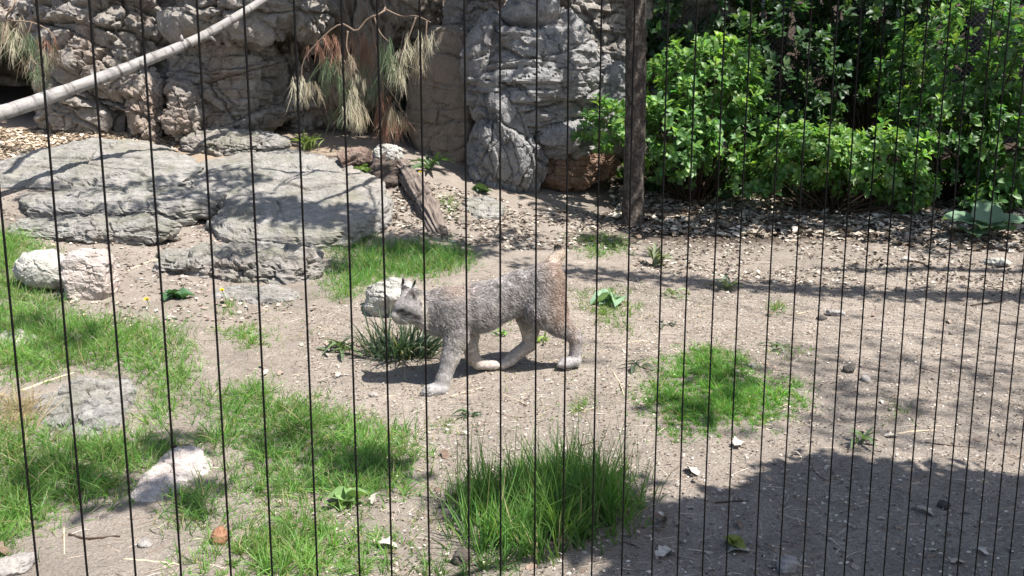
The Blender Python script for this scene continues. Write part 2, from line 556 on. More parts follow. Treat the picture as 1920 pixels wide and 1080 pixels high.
def joints(u, v, seed, t, w, tilt=.8):
    """bedded, jointed rock: staggered blocks of uneven height and length; (offset of the block face, distance to its joints)"""
    z0 = np.zeros(len(u), np.int64)
    vv = v / t
    lay = np.floor(vv).astype(np.int64)
    h1 = (_hash(lay, z0, z0, seed) & 1023) / 1023.
    cut = .35 + .45 * h1                                    # some layers split in two
    fr = vv - lay
    up = (fr > cut) & (h1 > .35)
    top = np.where(up, 1.0, np.where(h1 > .35, cut, 1.0)); bot = np.where(up, cut, 0.0)
    lid = lay * 2 + up
    h2 = _hash(lid, z0, z0, seed + 3)
    ww = w * (.6 + ((h2 & 255) / 255.) * .9)
    uu = u / ww + ((h2 >> 8) & 1023) / 1023. * 7
    col = np.floor(uu).astype(np.int64)
    h3 = _hash(lid, col, z0, seed + 5)
    fu = uu - col; fv = (fr - bot) / np.maximum(top - bot, .05)
    off = (h3 & 1023) / 1023. - .5 + tilt * ((((h3 >> 10) & 511) / 255.5 - 1) * (fu - .5) + (((h3 >> 19) & 511) / 255.5 - 1) * (fv - .5))
    e = np.minimum(np.minimum(fu, 1 - fu) * ww, np.minimum(fv, 1 - fv) * (top - bot) * t)
    return off, e

def rock_disp(P, seed, size, facet, rough, crack, strata=0.0, stretch=(1, 1, 1)):
    q = P * np.array(stretch)
    warp = np.stack([fbm(q / size * 1.1, 2, seed + k) for k in (1, 2, 3)], -1) * .16 * size
    fine = np.stack([fbm(q / size * 6, 3, seed + k) for k in (11, 12, 13)], -1) * .05 * size
    o1, c1 = facets((q + warp + fine) / (size * .85), seed + 4, 1.1)
    o2, c2 = facets((q + warp * .6 + fine) / (size * .36), seed + 5, 1.2)
    o3, c3 = facets((q + fine) / (size * .15), seed + 6, 1.2)
    bed = radians(((seed * 37) % 61) - 30)
    u0 = q[:, 0] + .55 * q[:, 1] + 1.2 * (warp + fine)[:, 0]; v0 = q[:, 2] + 1.2 * (warp + fine)[:, 1]
    u = u0 * cos(bed) + v0 * sin(bed); v = v0 * cos(bed) - u0 * sin(bed)
    j1, e1 = joints(u, v, seed + 21, size * .95, size * .9)
    j2, e2 = joints(u * .88 - .45 * v, v * .88 + .45 * u, seed + 22, size * .40, size * .46)
    d = facet * size * (o1 * .7 + j1 * 1.35 + j2 * .7 + o2 * .3 + o3 * .12)
    d -= crack * size * (np.exp(-(e1 / (size * .022)) ** 2) * 1.1 + np.exp(-(e2 / (size * .018)) ** 2) * .5)
    d -= crack * size * np.exp(-(c1 / .03) ** 2) * .5
    d += rough * size * (.35 * ridged(q / size * 2.6, 4, seed + 6) + .55 * fbm(q / size * 7, 5, seed + 7, 2.1, .62))
    if strata:
        h = (P[:, 2] + .25 * P[:, 0] * .3 + .06 * size * fbm(P / size * 1.5, 2, seed + 9)) / (size * .22)
        fr = h - np.floor(h)
        lay = (_hash(np.floor(h).astype(np.int64), np.zeros(len(h), np.int64), np.zeros(len(h), np.int64), seed) & 255) / 255. - .5
        d += strata * size * (lay - .9 * np.exp(-(np.minimum(fr, 1 - fr) / .09) ** 2))
    return d

def boulder(name, c, dims, rz, seed, mat, label, cat='rock', cuts=9, exact=(), facet=.10, rough=.03, crack=.03, sub=7, strata=0., stretch=(1, 1, 1), group=None, squash=.72):
    Nn, F = ico(sub)
    rg = np.random.default_rng(seed)
    pl = [(np.array(n, float) / np.linalg.norm(n), h) for n, h in exact]
    for _ in range(cuts):
        n = rg.normal(size=3); n /= np.linalg.norm(n)
        pl.append((n, rg.uniform(squash, .98)))
    k = 34.0
    acc = np.ones(len(Nn))                       # soft minimum of the sphere and the cutting planes
    for n, h in pl:
        dt = Nn @ n
        rr = np.where(dt > .05, h / np.maximum(dt, .05), 9)
        acc = acc + np.minimum(rr, 9) ** -k
    r = acc ** (-1 / k)
    r *= 1 + .08 * fbm(Nn * 1.3, 3, seed)
    V = Nn * r[:, None] * np.array(dims)
    nn = vnormals(V, F)
    size = float(np.mean(sorted(dims)[1:]))
    d = rock_disp(V + seed * 3.1, seed, size, facet, rough, crack, strata, stretch)
    V = V + nn * d[:, None]
    V = V @ rotz(rz).T
    o = link(name, mesh_np(name, V, F, mat, smooth=sub < 6), loc=c)
    tag(o, label, cat, group)
    return o

def slab(name, outline, thick, seed, mat, label, cat='rock', rough=.02, edge=.03, layers=4, nth=260, nr=50, ns=26, bulge=0.03, group=None, step=.05, under=.35):
    """a bedded slab: outline given as (px, py, d) of its upper edge"""
    P = np.array([at(*q) for q in outline])
    c = P.mean(0)
    A = np.c_[P[:, :2] - c[:2], np.ones(len(P))]
    a, b_, z0 = np.linalg.lstsq(A, P[:, 2], rcond=None)[0]
    Q = P[:, :2] - c[:2]
    th = np.linspace(0, 2 * pi, nth, endpoint=False)
    R = np.zeros(nth)
    for i, t in enumerate(th):
        d = np.array([cos(t), sin(t)]); best = 0
        for j in range(len(Q)):
            p, q = Q[j], Q[(j + 1) % len(Q)]
            e = q - p
            den = d[0] * -e[1] + d[1] * e[0]
            if abs(den) < 1e-9: continue
            s = (p[0] * -e[1] + p[1] * e[0]) / den
            u = (d[0] * p[1] - d[1] * p[0]) / den
            if s > 0 and -1e-6 <= u <= 1 + 1e-6: best = max(best, s)
        R[i] = best
    R = np.convolve(np.r_[R[-2:], R, R[:2]], [.1, .2, .4, .2, .1], 'valid')
    D = np.stack([np.cos(th), np.sin(th)], -1)
    R = R * (1 + .085 * fbm(np.c_[D * 2.2, np.full(nth, seed * 1.7)], 4, seed) + .025 * noise(np.c_[D * 9, np.full(nth, seed * 1.7)], seed + 2))
    size = R.mean()
    rings = []
    for s in np.linspace(0, 1, nr + 1)[1:]:
        xy = D * (R * s)[:, None]
        z = z0 + a * xy[:, 0] + b_ * xy[:, 1] + bulge * (1 - s ** 2) - edge * max(0, (s - .86) / .14) ** 2.2 * .7
        rings.append(np.c_[xy, z])
    top_n = len(rings)
    for k in range(1, ns + 1):
        q = k / ns
        h = q * layers
        lay = np.floor(h + .25 * fbm(np.c_[D * 1.5, np.full(nth, seed)], 2, seed + 3))
        fr = (h + .25 * fbm(np.c_[D * 1.5, np.full(nth, seed)], 2, seed + 3)) - lay
        off = ((_hash(lay.astype(np.int64), np.zeros(nth, np.int64), np.zeros(nth, np.int64), seed) & 255) / 255. - .35) * step
        off = off - .022 * np.exp(-(np.minimum(fr, 1 - fr) / .12) ** 2)
        off = off + .03 * fbm(np.c_[D * 4, lay * 3.3 + seed], 3, seed + 4)
        rr = R + off - under * thick * max(0, q - .25) * .5
        xy = D * rr[:, None]
        z = z0 + a * D[:, 0] * R + b_ * D[:, 1] * R - edge * .7 - q * thick
        rings.append(np.c_[xy, z])
    V = np.vstack([[[0, 0, z0 + bulge]]] + rings)
    nrng = len(rings)
    j = np.arange(nth); j2 = (j + 1) % nth
    F = [np.stack([np.zeros(nth, int), 1 + j, 1 + j2], -1)]
    for k in range(nrng - 1):
        u, w = 1 + k * nth, 1 + (k + 1) * nth
        F.append(np.stack([u + j, w + j, w + j2], -1)); F.append(np.stack([u + j, w + j2, u + j2], -1))
    F = np.vstack(F)
    nn = vnormals(V, F)
    W = V + seed * 2.3
    o1, c1 = facets(W * np.array([1, 1, 3.5]) / (size * .5), seed + 6)
    hb = (W[:, 2] * 1.0 + .10 * W[:, 0] + .05 * fbm(W * 1.4, 3, seed + 11)) / .035
    fr = hb - np.floor(hb)
    lay = (_hash(np.floor(hb).astype(np.int64), np.zeros(len(hb), np.int64), np.zeros(len(hb), np.int64), seed + 12) & 255) / 255. - .5
    d = rough * (1.4 * ridged(W * np.array([1.2, 1.2, 3]) / size * 2.2, 5, seed) + 1.5 * fbm(W * 9, 5, seed + 8, 2.1, .6)) + rough * 1.4 * o1 - rough * 1.3 * np.exp(-(c1 / .04) ** 2) + rough * (.7 * lay + .4 * fr)
    V = V + nn * d[:, None]
    o = link(name, mesh_np(name, V, F, mat, smooth=False), loc=(c[0], c[1], 0))
    tag(o, label, cat, group)
    return o

def px_boulder(name, px, py, d, rx, ry, depth, rz, seed, mat, label, **kw):
    c = at(px, py, d)
    k = 1 / ppm(d * cos(PITCH) + .2)
    return boulder(name, c, (rx * k, depth, ry * k), rz, seed, mat, label, **kw)

# --- cliff: one back sheet and the separate masses that stand out of it
def build_cliff():
    xs = np.linspace(-9.5, 3.2, 380); zs = np.linspace(.3, 5.2, 160)
    X, Z = np.meshgrid(xs, zs)
    x, z = X.ravel(), Z.ravel()
    P = np.stack([x, np.zeros_like(x), z], -1)
    warp = np.stack([fbm(P * .9, 3, 71), fbm(P * .9, 3, 72), fbm(P * .9, 3, 73)], -1) * .3
    o1, c1 = facets((P + warp) * np.array([1.1, 1, 1.5]), 74)
    o2, c2 = facets((P + warp * .5) * np.array([2.6, 1, 3.6]), 75)
    j1, e1 = joints(x + warp[:, 0] * .7, z + .1 * x + warp[:, 1] * .7, 81, .62, .8); j2, e2 = joints(x + warp[:, 0] * .5, z + .14 * x + warp[:, 1] * .5, 82, .24, .36)
    y = 12.5 + .12 * (z - 1) - .30 * j1 - .14 * j2 + .12 * np.exp(-(e1 / .018) ** 2) + .05 * np.exp(-(e2 / .014) ** 2) - .22 * o1 - .07 * o2 + .10 * np.exp(-(c1 / .05) ** 2) + .05 * np.exp(-(c2 / .07) ** 2)
    y += .10 * ridged(P * 2.2, 5, 76) * -1 + .06 * fbm(P * 9, 4, 77)
    y += .5 * fbm(P * .5, 2, 78)
    y += .9 * sstep(-3.1, -2.6, x) * sstep(-1.0, -1.6, x) * sstep(3.2, 2.6, z)      # recess below the pine
    y += 2.2 * sstep(-6.3, -6.6, x) * sstep(1.35, 1.5, z) * sstep(2.6, 2.4, z)     # a low cave at the left end
    nx, nz = len(xs), len(zs)
    i = np.arange(nz - 1)[:, None] * nx + np.arange(nx - 1)[None]
    F = np.stack([i, i + 1, i + nx + 1, i + nx], -1).reshape(-1, 4)
    F = np.vstack([F[:, [0, 1, 2]], F[:, [0, 2, 3]]])
    o = link('rock_cliff', mesh_np('rock_cliff', np.stack([x, y, z], -1), F, M['cliff']))
    tag(o, 'tall fractured grey cliff face closing off the back of the enclosure', 'cliff')
    # its flat summit
    xs = np.linspace(-9.5, 3.2, 60); ys = np.linspace(12.6, 18, 26)
    X, Y = np.meshgrid(xs, ys); P = np.stack([X.ravel(), Y.ravel(), 0 * X.ravel()], -1)
    zt = 5.1 + .25 * fbm(P * .7, 3, 79)
    nx, nz = len(xs), len(ys)
    i = np.arange(nz - 1)[:, None] * nx + np.arange(nx - 1)[None]
    F = np.stack([i, i + 1, i + nx + 1, i + nx], -1).reshape(-1, 4)
    link('summit', mesh_np('summit', np.c_[P[:, :2], zt], F, M['cliff']), o)
build_cliff()

R_ = px_boulder
R_('rock_block', 205, 110, 11.7, 140, 190, .75, .25, 101, M['cliff'], 'broad pale cracked rock face behind the pale log', cuts=10, facet=.16, rough=.045, crack=.075, stretch=(1, 1, 1.3))
R_('rock_block', 425, 165, 11.6, 118, 110, .6, -.1, 102, M['cliff'], 'flat faced square rock block with a horizontal crack behind the log tip', exact=[((0, -1, .05), .72), ((-1, -.2, 0), .8), ((0, 0, 1), .8), ((1, -.3, 0), .85)], cuts=4, facet=.10, rough=.03, crack=.045, stretch=(1, 1, 1.5))
R_('rock_block', 470, 25, 11.4, 150, 62, .8, .1, 103, M['cliff'], 'dark overhanging rock ledge above the square block', cuts=7, facet=.16, rough=.05, crack=.075, sub=6)
R_('rock_block', 275, 205, 11.3, 40, 75, .35, .3, 104, M['cliff'], 'narrow rock pillar at the foot of the pale rock face', cuts=7, facet=.14, rough=.05, crack=.075, sub=6)
R_('rock_block', 345, 215, 11.1, 38, 55, .3, .1, 105, M['cliff'], 'lumpy rock stub just left of the square block', cuts=7, facet=.16, rough=.05, crack=.075, sub=6)
R_('rock_block', 60, 15, 12.0, 95, 78, .6, -.2, 106, M['cliff'], 'shaded rock bulge behind the left pine bough', cuts=8, facet=.16, rough=.05, crack=.075, sub=6)
R_('rock_block', 135, 225, 11.4, 70, 36, .35, .2, 107, M['cliff'], 'low pale rock lump under the thick end of the log', cuts=8, facet=.15, rough=.05, crack=.075, sub=6)
R_('rock_block', 545, 130, 12.2, 55, 160, .5, .4, 108, M['cliff'], 'upright dark rock rib in the shaded recess', cuts=8, facet=.15, rough=.05, crack=.075, sub=6)
R_('rock_block', 680, 110, 12.3, 85, 190, .55, -.2, 109, M['tan_rock'], 'tall brown rock column behind the hanging pine tufts', cuts=7, facet=.12, rough=.04, crack=.06, stretch=(1.5, 1.5, .6), sub=6)
R_('rock_block', 845, 200, 11.3, 78, 155, .55, .55, 110, M['tan_rock'], 'smooth tan upright slab with a bright flat top left of the big boulder', exact=[((-.75, -.66, .1), .62), ((0, 0, 1), .93), ((.4, -1, 0), .8)], cuts=3, facet=.05, rough=.014, crack=.02)
R_('rock_block', 890, 40, 11.9, 60, 90, .5, .2, 111, M['cliff'], 'dark rock shoulder above the bright ledge', cuts=8, facet=.14, rough=.04, crack=.075, sub=6)
boulder('boulder', at(1008, 165, 10.9), (.80, .85, 1.08), .3, 112, M['boulder'], 'huge round topped grey boulder with deep creases beside the tree trunk', cuts=7, facet=.11, rough=.06, crack=.055, stretch=(.8, .8, 1.8), squash=.8)
R_('rock_block', 925, 140, 10.75, 48, 110, .35, .2, 113, M['boulder'], 'dark upright rock flank on the left side of the big boulder', cuts=7, facet=.13, rough=.05, crack=.06, stretch=(1.4, 1, .6), sub=6)
R_('rock_block', 948, 275, 10.5, 82, 112, .45, .15, 114, M['boulder'], 'grey wedge of rock standing at the foot of the big boulder', exact=[((.75, -.3, .5), .7), ((-1, -.2, 0), .8), ((0, -1, .1), .8)], cuts=7, facet=.13, rough=.05, crack=.06, stretch=(1.3, 1, .7))
R_('rock_block', 1105, 205, 11.15, 95, 112, .5, -.5, 115, M['boulder'], 'sloping smooth shoulder of rock on the right side of the big boulder', exact=[((-.4, -.5, .9), .55)], cuts=5, facet=.08, rough=.035, crack=.03, sub=6)
R_('rock_block', 1065, 312, 10.9, 85, 48, .5, 0, 116, M['red_rock'], 'shadowed reddish layered rock under the big boulder', cuts=6, facet=.10, rough=.04, crack=.03, strata=.06, sub=6)
R_('rock_block', 1130, 60, 12.6, 95, 120, .6, 0, 117, M['cliff'], 'dark squared rock face high behind the tree trunk', exact=[((0, -1, 0), .7)], cuts=5, facet=.12, rough=.03, crack=.075, sub=6)
R_('rock_block', 780, 30, 12.4, 60, 90, .4, .1, 118, M['tan_rock'], 'dark brown rock face at the top above the pine twig', cuts=6, facet=.12, rough=.04, crack=.06, sub=6)

# --- slabs and ledges of the hill
slab('rock_slab', [(396, 415, 8.4), (415, 432, 8.12), (480, 440, 8.0), (560, 440, 8.0), (640, 426, 8.12), (700, 398, 8.45), (722, 365, 9.0), (715, 345, 9.4), (650, 300, 10.1), (560, 282, 10.5), (450, 284, 10.5), (370, 300, 10.2), (330, 330, 9.7), (400, 365, 9.1), (420, 395, 8.7)],
     .36, 201, M['slab'], 'broad smooth grey slab crossed by branch shadows, largest of the flat rocks', bulge=.06, rough=.019, layers=4, step=.10)
slab('rock_slab', [(-30, 345, 9.2), (60, 345, 9.2), (200, 352, 9.1), (330, 345, 9.2), (380, 310, 9.8), (330, 280, 10.5), (250, 258, 10.9), (180, 262, 10.9), (60, 290, 10.4), (-20, 315, 9.9)],
     .22, 202, M['slab'], 'low domed grey slab left of the largest slab', bulge=.10, rough=.02, layers=3, step=.06)
slab('rock_slab', [(55, 384, 8.4), (200, 390, 8.3), (330, 386, 8.35), (400, 376, 8.55), (420, 362, 8.9), (330, 350, 9.1), (180, 358, 9.0), (40, 362, 8.95)],
     .17, 203, M['slab'], 'thin mossy ledge directly below the low domed slab', bulge=.02, rough=.02, layers=3, step=.06)
slab('rock_slab', [(20, 430, 7.8), (150, 435, 7.7), (280, 430, 7.75), (330, 418, 7.98), (300, 408, 8.15), (150, 410, 8.1), (30, 415, 8.05)],
     .12, 204, M['slab'], 'narrow lower ledge just above the white boulder', bulge=.02, rough=.02, layers=2, step=.05)
slab('rock_slab', [(300, 488, 7.05), (380, 494, 6.95), (440, 500, 6.88), (540, 500, 6.88), (600, 484, 7.1), (590, 470, 7.4), (480, 468, 7.45), (380, 465, 7.5), (300, 478, 7.3)],
     .32, 205, M['slab'], 'cracked dark fronted ledge below the largest slab', bulge=.02, rough=.03, layers=3, step=.09)
slab('rock_slab', [(395, 560, 6.33), (470, 568, 6.22), (560, 556, 6.38), (548, 540, 6.55), (450, 535, 6.6), (400, 545, 6.5)],
     .08, 206, M['slab'], 'flat tapering stone lying on the soil below the cracked ledge', bulge=.01, rough=.014, layers=1, step=.03, nth=140, nr=24, ns=10)
slab('rock_slab', [(345, 262, 10.75), (420, 270, 10.6), (535, 268, 10.6), (542, 258, 10.9), (470, 244, 11.3), (385, 234, 11.6), (350, 240, 11.3)],
     .26, 207, M['slab'], 'long flat topped stone lying against the cliff foot behind the largest slab', bulge=.03, rough=.025, layers=2, step=.07)
slab('rock_slab', [(855, 385, 9.55), (890, 402, 9.2), (935, 400, 9.25), (946, 385, 9.5), (920, 368, 9.9), (870, 368, 9.9)],
     .10, 208, M['slab'], 'oval flat grey stone on the soil left of the big boulder foot', bulge=.03, rough=.012, layers=1, step=.03, nth=120, nr=20, ns=12)
slab('rock_slab', [(60, 790, 4.28), (150, 815, 4.12), (215, 800, 4.22), (255, 745, 4.55), (245, 712, 4.78), (150, 708, 4.8), (95, 735, 4.62)],
     .10, 209, M['slab'], 'half buried scarred stone among the grass with bleached straw beside it', bulge=.02, rough=.016, layers=2, step=.03)
slab('rock_slab', [(235, 935, 3.50), (285, 948, 3.46), (355, 905, 3.66), (392, 868, 3.84), (372, 832, 4.02), (325, 838, 3.98), (275, 885, 3.74)],
     .06, 210, M['pale'], 'pale worn flat stone showing through the grass in front', bulge=.01, rough=.008, layers=1, step=.02, nth=140, nr=24, ns=10)

# --- single boulders
boulder('boulder', at(170, 518, 6.38), (.205, .20, .24), .2, 301, M['pale'], 'pale pinkish squared boulder on the grass edge', exact=[((0, -.8, -.1), .74), ((0, 0, 1), .8), ((1, -.2, .1), .8)], cuts=4, facet=.07, rough=.03, crack=.01, sub=6)
boulder('boulder', at(84, 506, 6.52), (.22, .17, .16), -.2, 302, M['white_rock'], 'low white boulder touching the left side of the pinkish boulder', cuts=6, facet=.06, rough=.02, crack=.01, sub=6)
boulder('boulder', at(736, 566, 6.15), (.21, .2, .18), .15, 303, M['white_rock'], 'grey white stone behind the lynx head', exact=[((-.1, -1, -.55), .66), ((0, -.25, 1), .8), ((-1, 0, .3), .9)], cuts=4, facet=.07, rough=.03, crack=.03, sub=6)
boulder('stone', at(727, 289, 9.95), (.175, .16, .115), .3, 304, M['white_rock'], 'rounded white stone resting on top of the stump', cuts=5, facet=.08, rough=.03, crack=.01, sub=6)
boulder('stone', at(30, 640, 5.4), (.22, .16, .05), .0, 305, M['pale'], 'flat pinkish stone sunk in the grass at the picture edge', cuts=6, facet=.08, rough=.03, crack=.02, sub=5)

# ---------------------------------------------------------------- wood: log, stump, tree
def log_thing(name, pts, radii, mat, label, seg=18, seed=0, wob=.10, groove=0.0):
    pa = smooth_path(pts, 60); ra = np.interp(np.linspace(0, 1, 60), np.linspace(0, 1, len(radii)), radii)
    ra = ra * (1 + .05 * noise(np.c_[np.linspace(0, 9, 60), np.full(60, seed), np.zeros(60)], seed))
    V, F = tube(pa, ra, seg, True, wob, seed)
    if groove:
        m = 60 * seg
        Cc = np.repeat(pa, seg, 0); a = np.tile(np.arange(seg) / seg * 2 * pi, 60); t = np.repeat(np.linspace(0, 1, 60), seg)
        g = np.stack([np.cos(a) * 2.2, np.sin(a) * 2.2, t * 1.6 + seed], -1)
        f = 1 + groove * (.8 - 2.6 * np.abs(noise(g, seed)) - 1.5 * np.abs(noise(g * np.array([2.1, 2.1, 1.5]), seed + 1))) + .5 * groove * fbm(g * np.array([2, 2, 12]), 3, seed + 2)
        V[:m] = Cc + (V[:m] - Cc) * f[:, None]
    base = pa.mean(0)
    o = link(name, mesh_np(name, V - base, F, mat), loc=base)
    return o, pa, ra, base

L0, L1, L2, L3 = at(-330, 300, 7.4), at(0, 212, 8.6), at(265, 117, 9.5), at(490, 2, 10.3)
L4 = at(640, -95, 10.9)
lm = wood_along('pale dead bark', np.array(L3) - np.array(L1), [(.045, .04, .037), (.225, .212, .205), (.36, .345, .335)], 9, .010)
lg, lpa, lra, lbase = log_thing('dead_log', [L0, L1, at(130, 168, 9.1), L2, at(380, 68, 9.9), L3, L4], [.080, .072, .063, .058, .050, .042, .037], lm, None, seed=3, wob=.13)
tag(lg, 'long bare pale grey dead tree limb leaning up across the rock face', 'log')
for k, (u, ang) in enumerate([(.50, .4), (.58, 2.2), (.40, 4.4), (.68, 1.2), (.62, 5.0), (.33, 2.9)]):
    i = int(u * 59); t = lpa[i + 1] - lpa[i]; t /= np.linalg.norm(t)
    n = np.cross(t, [0, 0, 1]); n /= np.linalg.norm(n); b2 = np.cross(t, n)
    dd = n * cos(ang) + b2 * sin(ang) + t * .3
    p0 = lpa[i] + dd * lra[i] * .7
    V, F = tube([p0, p0 + dd * .05, p0 + dd * .075], [.026, .017, .006], 8)
    link('branch_stub', mesh_np('branch_stub', V - lbase, F, lm), lg)

# tree trunk in front of the shrubs
def trunk(name, base, top, r0, r1, mat, label, cat='tree', flare=.25, seg=40, n=90, lean=.0, seed=1, ridge=.07, group=None):
    base = np.array(base, float); top = np.array(top, float)
    t = np.linspace(0, 1, n)
    pa = base + (top - base) * t[:, None] + .04 * np.stack([noise(np.c_[t * 3, t * 0 + seed, t * 0], seed), noise(np.c_[t * 3, t * 0 + seed + 5, t * 0], seed), 0 * t], -1)
    ra = r0 + (r1 - r0) * t
    ra = ra * (1 + flare * np.exp(-t * np.linalg.norm(top - base) / .18))
    V, F = tube(pa, ra, seg, True)
    C = np.repeat(pa, seg, 0); D = V[:n * seg] - C
    q = V[:n * seg] * np.array([1, 1, .28])
    f = 1 + ridge * ridged(q * 14 / (r0 / .12), 3, seed) + ridge * .7 * fbm(V[:n * seg] * 30, 3, seed + 1)
    V[:n * seg] = C + D * f[:, None]
    o = empty(name, base, label, cat, group)
    link('trunk', mesh_np('trunk', V - base, F, mat), o)
    return o

def leaf_template(kind='shrub'):
    if kind == 'shrub':      # obovate, folded a little along the midrib
        s = np.array([0, .12, .35, .62, .85, 1.0]); w = np.array([.02, .10, .20, .25, .16, .0])
    elif kind == 'small':
        s = np.array([0, .30, .66, 1.0]); w = np.array([.02, .19, .25, .0])
    elif kind == 'broad':
        s = np.array([0, .08, .3, .6, .85, 1.0]); w = np.array([.03, .26, .44, .42, .25, .0])
    elif kind == 'lance':
        s = np.array([0, .15, .4, .65, .85, 1.0]); w = np.array([.02, .055, .085, .075, .05, .0])
    else:                    # dry oak-like litter leaf
        s = np.array([0, .15, .3, .45, .6, .78, 1.0]); w = np.array([.03, .20, .15, .28, .2, .26, .0])
    V, F = [], []
    for x, h in zip(s, w):
        zc = .06 * sin(x * 3.0) - .16 * x * x
        V += [(x, -h, zc + h * .45), (x, 0, zc), (x, h, zc + h * .45)]
    for k in range(len(s) - 1):
        a = k * 3
        F += [(a, a + 3, a + 4), (a, a + 4, a + 1), (a + 1, a + 4, a + 5), (a + 1, a + 5, a + 2)]
    return np.array(V), np.array(F)

def frames(D, up, roll):
    """rotation matrices whose X axis is D and whose Z axis leans towards up"""
    D = D / np.linalg.norm(D, axis=1)[:, None]
    Y = np.cross(up, D); Y /= np.linalg.norm(Y, axis=1)[:, None] + 1e-9
    Z = np.cross(D, Y)
    c, s = np.cos(roll)[:, None], np.sin(roll)[:, None]
    Y2 = Y * c + Z * s; Z2 = Z * c - Y * s
    return np.stack([D, Y2, Z2], -1)

def batch(T, P, Rm, S, colr):
    V, F = T
    n = len(P)
    VV = np.einsum('nij,kj->nki', Rm, V) * S[:, None, None] + P[:, None]
    FF = (F[None] + (np.arange(n) * len(V))[:, None, None]).reshape(-1, 3)
    CC = np.repeat(colr, len(V), 0)
    return VV.reshape(-1, 3), FF, CC

SHRUB = leaf_template('shrub')
SMALL = leaf_template('small')
CHEAP = (np.array([(0, 0, 0), (.4, -.3, .04), (1, 0, -.05), (.4, .3, .04)]), np.array([(0, 1, 2), (0, 2, 3)]))
def shoots_in(lobes, n, rg, shell=.55):
    out = []
    vol = np.array([np.prod(l[1]) ** .67 for l in lobes]); vol = vol / vol.sum()
    P, D = [], []
    while sum(len(p) for p in P) < n:
        k = rg.choice(len(lobes), p=vol)
        c, r = lobes[k]
        d = rg.normal(size=(40, 3)); d /= np.linalg.norm(d, axis=1)[:, None]
        q = rg.uniform(shell, 1.0, 40) ** .6
        gap = noise(d * 2.3 + k * 7.7, 900 + k)
        keep = gap > -.30
        p = np.array(c) + d * np.array(r) * (q * (1 + .22 * noise(d * 3.1 + k, 950 + k)))[:, None]
        P.append(p[keep]); D.append(d[keep])
    P = np.vstack(P)[:n]; D = np.vstack(D)[:n]
    return P, D

leaf_meshes = {}
def shrub(name, label, base, lobes, nshoots, seed, leaf_len=.115, hue=(.050, .125, .028), parts=300, group=None, cat='shrub', per=8, shell=.5, tpl=None, mat=None, lit=.5):
    rg = np.random.default_rng(seed)
    tpl = tpl or SHRUB; mat = mat or M['leaf']
    o = empty(name, base, label, cat, group)
    P, D = shoots_in(lobes, nshoots, rg, shell)
    D = D + np.array([0, 0, .55]) + rg.normal(size=D.shape) * .25
    D /= np.linalg.norm(D, axis=1)[:, None]
    # leaves set spirally round the last part of each shoot
    k = np.tile(np.arange(per), nshoots)
    Pr = np.repeat(P, per, 0); Dr = np.repeat(D, per, 0)
    az = k * 2.39996 + np.repeat(rg.uniform(0, 6.28, nshoots), per)
    ref = np.where(np.abs(Dr[:, 2:3]) < .9, np.array([[0, 0, 1.]]), np.array([[1., 0, 0]]))
    E1 = np.cross(Dr, ref); E1 /= np.linalg.norm(E1, axis=1)[:, None]
    E2 = np.cross(Dr, E1)
    spread = .55 + .5 * (1 - k / per) + rg.normal(size=len(k)) * .12
    LD = Dr * np.cos(spread)[:, None] + (E1 * np.cos(az)[:, None] + E2 * np.sin(az)[:, None]) * np.sin(spread)[:, None]
    LD[:, 2] -= .12
    LP = Pr - Dr * (leaf_len * .7 * (1 - k / per))[:, None]
    S = leaf_len * rg.uniform(.6, 1.15, len(k)) * (1 - .25 * (k == per - 1))
    Rm = frames(LD, Dr + np.array([0, 0, .4]), rg.normal(size=len(k)) * .35)
    hv = rg.uniform(.65, 1.3, (len(k), 1)) * np.array(hue) * (1 + rg.normal(size=(len(k), 3)) * np.array([.12, .05, .12]))
    young = np.repeat(rg.random(nshoots) < .16, per)
    hv[young] *= np.array([1.6, 1.35, 1.0])
    # the leaves that show largest are parts of their own
    face = -LP[:, 1] + .25 * LP[:, 2] + rg.normal(size=len(k)) * .12
    order = np.argsort(-face)
    pick = order[:parts]; rest = order[parts:]
    key = id(tpl[0])
    for j in pick:
        q = int(rg.integers(0, 5))
        mk = (key, q, hue)
        if mk not in leaf_meshes:
            g2 = np.random.default_rng(q + 3)
            TV = tpl[0].copy(); TV[:, 2] += .05 * np.sin(TV[:, 0] * (3 + q)) ; TV[:, 1] *= .9 + .06 * q
            colr = np.array(hue) * (.78 + .13 * q) * (np.array([1.6, 1.35, 1.0]) if q == 4 else 1)
            leaf_meshes[mk] = mesh_np('leaf', TV, tpl[1], mat, np.tile(colr, (len(TV), 1)))
        lo = bpy.data.objects.new('leaf', leaf_meshes[mk]); COL.objects.link(lo); lo.parent = o
        R4 = Matrix([list(Rm[j][0]) + [0], list(Rm[j][1]) + [0], list(Rm[j][2]) + [0], [0, 0, 0, 1]])
        lo.matrix_local = Matrix.Translation(Vector(LP[j] - np.array(base))) @ R4 @ Matrix.Scale(S[j], 4)
    V, F, C = batch(SMALL if tpl is SHRUB else tpl, LP[rest], Rm[rest], S[rest], hv[rest])
    if len(rest):
        fo = link('foliage', mesh_np('foliage', V - np.array(base), F, mat, C), o); fo['kind'] = 'stuff'
    # stems from the root to the shoots
    tubes = []
    nb = min(nshoots, 70)
    for j in rg.choice(nshoots, nb, replace=False):
        b0 = np.array(base) + np.r_[rg.normal(size=2) * .08, -.05]
        mid = b0 * .45 + P[j] * .55 + np.r_[rg.normal(size=2) * .08, .0]
        pth = smooth_path([b0, mid, P[j]], 8)
        tubes.append(tube(pth, np.linspace(.013, .004, 8), 5, False))
    V, F, _ = join(tubes)
    so_ = link('stems', mesh_np('stems', V - np.array(base), F, M['dark_twig']), o); so_['kind'] = 'stuff'
    return o

